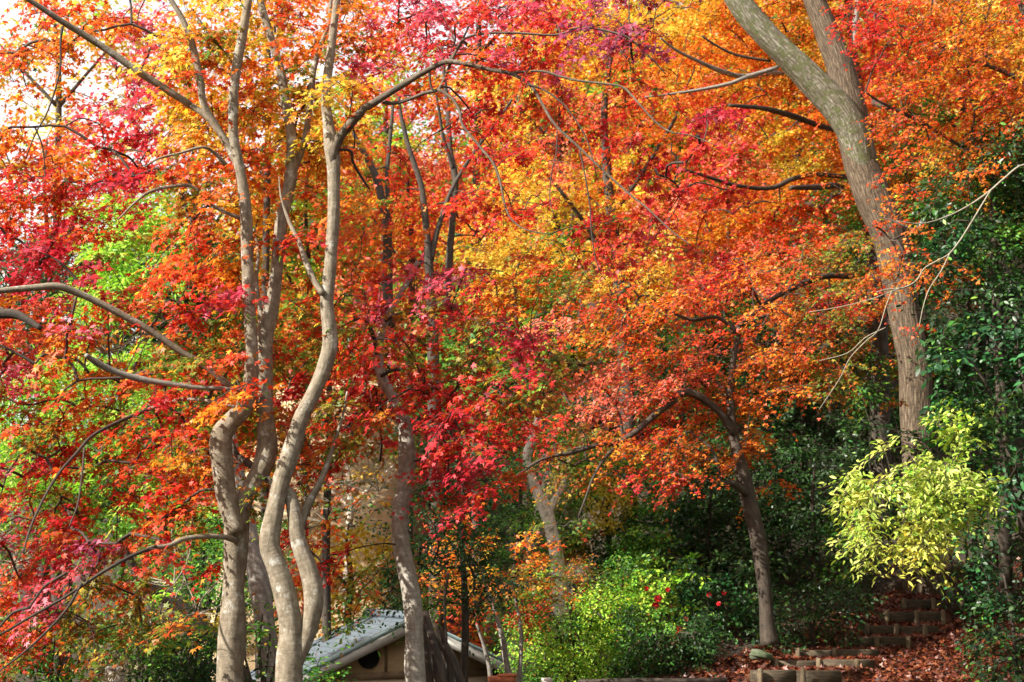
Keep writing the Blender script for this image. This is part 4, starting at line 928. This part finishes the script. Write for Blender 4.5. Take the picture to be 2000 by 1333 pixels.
# the wooded hill that closes the view behind: one mass of crowns too far off to tell apart
n_ = 5200
hx = rng.uniform(-34, 40, n_); hy = rng.uniform(36, 66, n_)
keep = ~((hx < -9 - (hy - 36) * .25))
hx, hy = hx[keep], hy[keep]
hz = ground_z(hx, hy) + rng.uniform(.3, 6.0, len(hx)) ** 1.0
tone = np.sin(hx * .55 + hy * .3) + np.sin(hx * .23 - hy * .41 + 2) + rng.normal(0, .5, len(hx))
hl = ['O' if t > 1.1 else 'A' if t > .5 else 'K' if t > .1 else 'S' if t > -.5 else 'G' if t > -1.1 else 'D' for t in tone]
mb = MB()
spray_leaves(mb, None, np.column_stack([hx, hy, hz]), unit(rng.normal(0, 1, (len(hx), 3))), rng.uniform(.9, 1.7, len(hx)), hl, 'oval', .30, 5, 5, 85, .3, .9)
fo = mb.build('hillside_forest', M['maple_leaf'], None, False); fo['kind'] = 'stuff'

# unseen woods added behind the camera to block the low white sky
n_ = 2600
az = rng.uniform(-2.15, 2.15, n_); rr_ = rng.uniform(19, 30, n_)
bx_ = np.sin(az) * rr_; by_ = 4 - np.cos(az) * rr_
fc = np.column_stack([bx_, by_, rng.uniform(.2, 11.5, n_)])
x_, y_ = proj(fc); ok = (fc[:, 1] < -.5) | (np.abs(x_ - 1000) > 1500)
fc = fc[ok]
mb = MB()
spray_leaves(mb, None, fc, unit(rng.normal(0, 1, fc.shape)), rng.uniform(1.0, 1.8, len(fc)), ['DGSOD'[k % 5] for k in range(len(fc))], 'oval', .42, 5, 5, 85, .3, .9)
wb = mb.build('sky_screen_forest', M['green_leaf'], None, False); wb['kind'] = 'stuff'

M['dry_grass'] = noise_mat('dry_grass', (.26, .18, .09), (.50, .39, .24), 2.2, 9, .95, .6)
X, Y = np.meshgrid(np.linspace(-7.6, -1.6, 60), np.linspace(29.5, 38, 60))
mound = sm(29.5, 35.5, Y) * sm(-7.6, -6.2, X) * (1 - sm(-3.0, -1.6, X))
Z = ground_z(X, Y) - .3 + 4.6 * mound + .12 * np.sin(X * 4 + Y) * mound + rng.normal(0, .05, X.shape)
i = np.arange(59)[:, None]; j = np.arange(59)[None]
mb = MB(); mb.add(np.stack([X, Y, Z], -1).reshape(-1, 3), [np.stack([i * 60 + j, i * 60 + j + 1, (i + 1) * 60 + j + 1, (i + 1) * 60 + j], -1).reshape(-1, 4)])
bk = mb.build('bank', M['dry_grass']); bk['kind'] = 'structure'
# ------------------------------------------------------------------ steps
M['old_wood'] = noise_mat('old_wood', (.034, .025, .014), (.105, .075, .043), 9, 7, .85, .4, (1, 1, 6))
M['post_wood'] = noise_mat('post_wood', (.08, .058, .034), (.21, .155, .09), 9, 7, .85, .4, (6, 6, 1))
STEPS = [  # x0, x1, ytop, ybot, posts, d
 (1466, 1642, 1310, 1329, (1483, 1567), 16.5), (1506, 1708, 1290, 1307, (1515, 1598, 1674), 17.05), (1556, 1716, 1271, 1286, (1557, 1629), 17.6),
 (1648, 1778, 1246, 1267, (1651, 1711, 1773), 18.2), (1686, 1832, 1223, 1246, (1692, 1749, 1806), 18.8), (1725, 1846, 1195, 1220, (1731, 1789, 1842), 19.4),
 (1761, 1884, 1172, 1192, (1765, 1822, 1878), 20.0), (1850, 1914, 1148, 1169, (1857, 1905), 20.6)]
SL = ['lowest log step at the bottom of the leaf-strewn path', 'second log step from the bottom of the leaf-strewn path', 'third log step, half buried in fallen leaves', 'fourth log step, with a post at each end and one between',
      'fifth log step, just below the widest dark riser', 'sixth log step, a tall dark riser below the yellow-green shrub', 'seventh log step, right under the yellow-green shrub', 'topmost log step, in the shade right of the yellow-green shrub']
for (x0, x1, yt, yb, posts, d), lb in zip(STEPS, SL):
    a, b = at(x0, yt, d), at(x1, yt, d + .10); zb = at(x0, yb, d)[2]
    t = thing('log_step', lb, 'step', ((a[0] + b[0]) / 2, d, zb), 'log steps up the path')
    n = 9; xs = np.linspace(a[0], b[0], n)
    mb = MB()
    ln = b[0] - a[0]; rz = math.atan2(.10, ln)
    half = ln / 2
    for s in (0, 1):
        mb.box((a[0] + half * (s + .5), d + .05 * (s + .5) * 2 / 2 + .03 + rng.normal(0, .004), (a[2] + zb) / 2 - .05 + rng.normal(0, .006)), (half - .006, .07, a[2] - zb + .10), rz, 0, .012)
    mb.build('board', M['old_wood'], t)
    for p in posts:
        q = at(p, yt - 2, d - .03); mb = MB()
        h = q[2] - zb + .22
        mb.tube([(q[0], d - .05, q[2] - h), (q[0], d - .05, q[2] - h * .5), (q[0] + rng.normal(0, .004), d - .05, q[2] - .012), (q[0], d - .05, q[2] + rng.uniform(.0, .02))], [.032, .032, .032, .025], 10, .05, int(p))
        mb.build('post', M['post_wood'], t)
def path_z(X, Y):
    Z = ground_z(X, Y) - .02
    for k in range(len(STEPS)):
        x0, x1, yt, yb, posts, d = STEPS[k]
        if k + 1 < len(STEPS):
            X0, X1, YT, YB, _, D = STEPS[k + 1]
        else: X0, X1, YT, YB, D = x0 + 60, x1 + 60, yt - 14, yt - 8, d + .9
        m = (Y >= d + .105) & (Y < D + .105)
        t = np.clip((Y - d - .1) / (D - d), 0, 1)
        xa = at(x0, yt, d)[0] * (1 - t) + at(X0, YT, D)[0] * t; xb = at(x1, yt, d)[0] * (1 - t) + at(X1, YT, D)[0] * t
        z = (at(x0, yt, d)[2] - .045) * (1 - t) + (at(X0, YB, D)[2] - .035) * t
        f = sm(-.14, .02, X - xa) * (1 - sm(-.02, .14, X - xb))
        Z = np.where(m, Z * (1 - f) + np.maximum(z, Z) * f, Z)
    return Z
X, Y = np.meshgrid(np.linspace(1.5, 9, 200), np.linspace(13.6, 21.6, 320)); V = np.stack([X, Y, path_z(X, Y) + .012 + rng.normal(0, .004, X.shape)], -1).reshape(-1, 3)
i = np.arange(319)[:, None]; j = np.arange(199)[None]
mb = MB(); mb.add(V, [np.stack([i * 200 + j, i * 200 + j + 1, (i + 1) * 200 + j + 1, (i + 1) * 200 + j], -1).reshape(-1, 4)])
pa = mb.build('path', M['litter']); pa['kind'] = 'structure'
# edging log at the foot of the rounded shrubs
e = MB(); e.tube(catmull([at(1130, 1334, 16.3), at(1230, 1331, 16.35), at(1330, 1331, 16.4), at(1420, 1330, 16.45)], 4), np.full(13, .035), 10, .06, 3)
tag(e.build('edging_log', M['dark_bark']), 'thin edging log along the foot of the rounded dark shrub', 'log')
# mossy rock at the foot of the coral maple
def rock(cx, cy, d, sx, sy, sz, seed):
    g = np.random.default_rng(seed); mb = MB(); c = at(cx, cy, d)
    nu, nv = 18, 12; V = []
    ph = g.uniform(0, 6, 6)
    for i in range(nv + 1):
        for j in range(nu):
            th = PI * i / nv; f = 2 * PI * j / nu
            n = np.array((math.sin(th) * math.cos(f), math.sin(th) * math.sin(f), math.cos(th)))
            r = 1 + .22 * math.sin(3 * n[0] + ph[0] + 2 * n[2]) + .12 * math.sin(5 * n[1] + ph[1]) + .08 * math.sin(7 * n[2] + 4 * n[0] + ph[2])
            V.append(c + n * r * np.array((sx, sy, sz)))
    q = [[i * nu + j, i * nu + (j + 1) % nu, (i + 1) * nu + (j + 1) % nu, (i + 1) * nu + j] for i in range(nv) for j in range(nu)]
    mb.add(V, [q]); return mb
M['moss_rock'] = noise_mat('moss_rock', (.035, .065, .016), (.17, .165, .13), 7, 7, .9, .6)
tag(rock(1484, 1280, 17.0, .15, .13, .06, 11).build('mossy_rock', M['moss_rock']), 'pale mossy rock at the base of the coral maple trunk', 'rock')
# stone posts
M['pale_stone'] = noise_mat('pale_stone', (.42, .40, .34), (.62, .60, .54), 12, 7, .85, .3)
for (x, y, d, wd, lb) in ((225, 1306, 13.0, .17, 'pale square stone post among shrubs at the lower left'), (1068, 1327, 17.2, .11, 'small pale stone post right of the hut')):
    p = at(x, y, d); h = 1.1; mb = MB()
    mb.box((p[0], d, p[2] - h / 2), (wd, wd, h), .3, 0, .012); t = MB()
    o = tag(mb.build('stone_post', M['pale_stone'], None, False), lb, 'stone post')
    for v in o.data.vertices:
        if v.co.z > p[2] - .02: v.co.z += .015
# terracotta drum on a low post
M['terracotta'] = noise_mat('terracotta', (.30, .07, .025), (.48, .14, .055), 10, 5, .8, .2)
tt = at(980, 1322, 15.0)
o = thing('terracotta_pot', 'red-brown terracotta pot low in front of the hut eave', 'pot', (tt[0], 15.0, tt[2] - .35))
mb = MB(); mb.tube([tt + np.array((0, 0, z)) for z in (-.35, -.2, -.05, 0)], [.11, .13, .145, .15], 20); mb.build('pot_body', M['terracotta'], o)
mb = MB(); mb.tube([tt + np.array((.06, 0, z)) for z in (.003, .015, .026, .03)], [.105, .11, .10, .05], 20); mb.build('lid', M['terracotta'], o)

# ------------------------------------------------------------------ the hut
M['plaster'] = noise_mat('plaster', (.72, .58, .40), (.80, .67, .47), 4, 6, .9, .1)
M['gable_board'] = noise_mat('gable_board', (.40, .28, .15), (.50, .36, .20), 5, 7, .85, .25, (1, 1, 7))
M['beam'] = noise_mat('beam', (.16, .105, .06), (.28, .19, .11), 6, 6, .8, .2)
M['barge'] = noise_mat('barge', (.44, .42, .38), (.58, .56, .51), 6, 6, .75, .15)
M['dark_hole'] = noise_mat('dark_hole', (.006, .005, .005), (.012, .010, .009), 5, 3, .9, .1)
M['trim'] = noise_mat('trim', (.20, .30, .31), (.30, .41, .42), 6, 5, .4, .05)
def roof_mat():
    m, t, out = newmat('roof_tile')
    tc = nd(t, 'ShaderNodeTexCoord')
    br = nd(t, 'ShaderNodeTexBrick'); br.inputs['Scale'].default_value = 1; br.inputs['Brick Width'].default_value = .6; br.inputs['Row Height'].default_value = .16; br.inputs['Mortar Size'].default_value = .012
    br.inputs['Color1'].default_value = (.085, .11, .135, 1); br.inputs['Color2'].default_value = (.105, .13, .155, 1); br.inputs['Mortar'].default_value = (.06, .07, .08, 1)
    t.links.new(tc.outputs['UV'], br.inputs['Vector'])
    p = nd(t, 'ShaderNodeBsdfPrincipled'); p.inputs['Roughness'].default_value = .75
    b = nd(t, 'ShaderNodeBump'); b.inputs['Strength'].default_value = .5; b.inputs['Distance'].default_value = .01
    t.links.new(br.outputs['Fac'], b.inputs['Height']); b.invert = True
    t.links.new(b.outputs[0], p.inputs['Normal'])
    t.links.new(br.outputs['Color'], p.inputs['Base Color']); t.links.new(p.outputs[0], out.inputs[0])
    return m
M['roof_tile'] = roof_mat()
HB = math.radians(25); HD = 25.0
apex = at(808, 1209, HD)
wv = np.array((math.cos(HB), math.sin(HB), 0)); fv = np.array((math.sin(HB), -math.cos(HB), 0))   # along the gable, out of the gable
slope = .44; half = 2.7; depth = 2.5
hut = thing('garden_hut', 'small ochre-walled garden hut with a grey gabled roof', 'hut', apex + np.array((0, 0, -3.0)))
def hp(a, b, z): return apex + wv * a + fv * b + UP * z
def prism(name, mat, quad_front, back, uvs=None, smooth=False):
    """quad_front: outline in (a, z) at front offset; extruded back by `back` (b from, b to)"""
    mb = MB(); n = len(quad_front); b0, b1 = back
    V = [hp(a, b0, z) for a, z in quad_front] + [hp(a, b1, z) for a, z in quad_front]
    mb.add(V, [[list(range(n))], [list(range(2 * n - 1, n - 1, -1))], [[k, n + k, n + (k + 1) % n, (k + 1) % n] for k in range(n)]])
    return mb.build(name, mat, hut, smooth)
wl = 1.85
prism('gable_wall', M['gable_board'], [(-wl, -slope * wl - .10), (wl, -slope * wl - .10), (0.0, -.10)], (-.30, -.40))
prism('wall', M['plaster'], [(-wl, -3.0), (wl, -3.0), (wl, -slope * wl - .22), (-wl, -slope * wl - .22)], (-.305, -depth + .3))
prism('wall', M['plaster'], [(-wl + .01, -slope * wl - .22), (wl - .01, -slope * wl - .22), (.0, -.2)], (-.42, -depth + .31))
prism('beam', M['beam'], [(-wl - .03, -slope * wl - .22), (wl + .03, -slope * wl - .22), (wl + .03, -slope * wl - .10), (-wl - .03, -slope * wl - .10)], (-.27, -.36))
prism('king_post', M['beam'], [(-.42, -.95), (-.37, -.95), (-.37, -.27), (-.42, -.27)], (-.285, -.31))
mb = MB(); c = hp(-.72, -.28, -.66)
ang = np.linspace(0, 2 * PI, 28, endpoint=False)
ringf = lambda r, b: [c + wv * r * math.cos(t) + UP * r * math.sin(t) + fv * b for t in ang]
V = ringf(.19, .035) + ringf(.17, .045) + ringf(.16, .02) + ringf(.155, -.0)
n = 28
mb.add(V + ringf(.19, -.02), [[[k * n + j, k * n + (j + 1) % n, (k + 1) * n + (j + 1) % n, (k + 1) * n + j] for k in range(3) for j in range(n)], [[3 * n + j for j in range(n)]], [[j, 4 * n + j, 4 * n + (j + 1) % n, (j + 1) % n] for j in range(n)]])
mb.build('vent_opening', M['dark_hole'], hut, False)
for s, nm in ((-1, 'roof_left'), (1, 'roof_right')):
    mb = MB(); th = .09
    V = [hp(0, .0, 0), hp(s * half, .0, -slope * half), hp(s * half, -depth, -slope * half), hp(0, -depth, 0)]
    V2 = [v - UP * th for v in V]
    f = [[0, 1, 2, 3]] if s < 0 else [[3, 2, 1, 0]]
    L = half * math.hypot(1, slope)
    uv = [(0, 0), (0, L), (depth, L), (depth, 0)]
    uv = np.array(uv if s < 0 else uv[::-1])
    mb.add(V, [f], uv)
    mb.add(V + V2, [[[4, 7, 6, 5]], [[0, 4, 5, 1], [1, 5, 6, 2], [2, 6, 7, 3]]])
    mb.build('roof_slope', M['roof_tile'], hut, False)
    up = .035
    prism('barge_board', M['barge'], [(0 + s * .001, -.035), (s * half, -slope * half - .035), (s * half, -slope * half - .21), (s * .001, -.21)], (.004, .045))
    prism('verge_trim', M['trim'], [(0 + s * .001, up), (s * (half + .02), -slope * (half + .02) + up), (s * (half + .02), -slope * (half + .02) - .03), (s * .001, -.03)], (-.12, .065))
mb = MB(); mb.tube([hp(0, .08, .05), hp(0, -1, .05), hp(0, -depth, .05)], [.075, .075, .075], 12); mb.build('ridge_cap', M['roof_tile'], hut)

# ------------------------------------------------------------------ camellia flowers
M['petal'] = noise_mat('petal', (.55, .008, .012), (.70, .02, .03), 10, 3, .5, .05)
M['stamen'] = noise_mat('stamen', (.7, .45, .05), (.8, .6, .1), 10, 3, .6, .05)
cam_root = SH['camellia bush with red flowers left of the coral maple trunk']['root']
for k, (x, y) in enumerate(((1285, 1170), (1280, 1183), (1304, 1152), (1325, 1232), (1361, 1240), (1404, 1180), (1414, 1158), (1340, 1210), (1385, 1163), (1262, 1150))):
    c = at(x, y, 17.9 + .02 * k); mb = MB(); R0 = .05 if k in (0, 1, 4, 3) else .032
    fwd = unit(np.array((.1, -1, .25)) + rng.normal(0, .3, 3)); sx_ = unit(np.cross(fwd, UP)); sy_ = np.cross(sx_, fwd)
    for r_, tilt, npet, off in ((R0, .25, 6, 0), (R0 * .7, .7, 5, .5)):
        for j in range(npet):
            a = 2 * PI * (j + off) / npet; o_ = sx_ * math.cos(a) + sy_ * math.sin(a); t_ = np.cross(fwd, o_)
            V = [c, c + o_ * r_ * .55 + t_ * r_ * .45 + fwd * r_ * tilt * .4, c + o_ * r_ + t_ * r_ * .22 + fwd * r_ * tilt, c + o_ * r_ * 1.02 + fwd * r_ * tilt * .9, c + o_ * r_ - t_ * r_ * .22 + fwd * r_ * tilt, c + o_ * r_ * .55 - t_ * r_ * .45 + fwd * r_ * tilt * .4]
            mb.add(V, [[[0, 1, 2, 3], [0, 3, 4, 5]]])
    mb.tube([c, c + fwd * R0 * .5, c + fwd * R0 * .6], [R0 * .16, R0 * .2, R0 * .1], 7)
    mb.build('flower', M['petal'], cam_root)

# ------------------------------------------------------------------ pale dead brushwood on the left bank
def brush(name, label, spots, seed, n=7, ln=.9):
    g = np.random.default_rng(seed); t = thing(name, label, 'dead brush', at(*spots[0]))
    mb = MB()
    for x, y, d in spots:
        c = at(x, y, d)
        for k in range(n):
            dr = unit(np.array((g.normal(0, 1), g.normal(0, .4), abs(g.normal(.55, .5))))); L = ln * g.uniform(.5, 1.2)
            p = [c, c + dr * L * .35 + g.normal(0, .04, 3), c + dr * L * .7 + g.normal(0, .07, 3), c + dr * L + g.normal(0, .10, 3) - UP * .05]
            mb.tube(catmull(p, 3), np.linspace(.009, .003, 10), 5, caps=False)
            for m_ in (1, 2):
                b0 = p[m_]; d2 = unit(dr + g.normal(0, .5, 3))
                mb.tube(catmull([b0, b0 + d2 * L * .2, b0 + d2 * L * .4 + g.normal(0, .03, 3)], 2), np.linspace(.005, .002, 5), 4, caps=False)
    mb.build('twig_bundle', M['pale_twig'], t)
brush('dead_brush', 'pale dead twigs tangled in front of the dark conifer', [(235, 745, 12.5), (330, 660, 12.6), (200, 690, 12.4)], 3, 7, .55)
brush('dead_brush', 'grey dead brush at the left edge below the maple sprays', [(-20, 1120, 13), (0, 1075, 13.2), (30, 1100, 13)], 5, 8, .5)
brush('dead_brush', 'pale bare stems beside the forked grey trunk near the ground', [(385, 1200, 13.8), (300, 1240, 13.5), (340, 1140, 14)], 8, 6, .7)
brush('dead_brush', 'pale bare twigs on the bank between the twin and S-curved trunks', [(690, 1000, 24), (640, 1020, 24.5), (740, 960, 24), (620, 950, 24.4)], 9, 9, 1.3)

# ------------------------------------------------------------------ fallen leaves
mb = MB()
N_ = 62000
px = rng.uniform(900, 2060, N_); dq = rng.uniform(14.4, 22.5, N_)
X = (px - 1000) / F * dq; Z = path_z(X, dq) + .026
pos = np.column_stack([X, dq, Z + .008 + rng.uniform(0, .02, N_)])
fx, fy = proj(pos); kp = (fx > 1705 - (fy - 1170) * 2.45) | (rng.random(N_) < .10)
pos = pos[kp]; N_ = len(pos)
pal = np.array([srgb(h) for h in ('7c3018', 'a04820', '8c3c1c', 'b05c28', '6c2c18', '944024', '5c2414', 'b87040', '803418')]) * .55
leaves(mb, pos, UP + rng.normal(0, .28, (N_, 3)) + np.array((0, -.15, 0)), rng.normal(0, 1, (N_, 3)), rng.uniform(.04, .075, N_), pal[rng.integers(0, len(pal), N_)] * rng.uniform(.7, 1.2, (N_, 1)), 'maple3')
fl = mb.build('fallen_leaves', M['dry_leaf'], None, False); fl['kind'] = 'stuff'
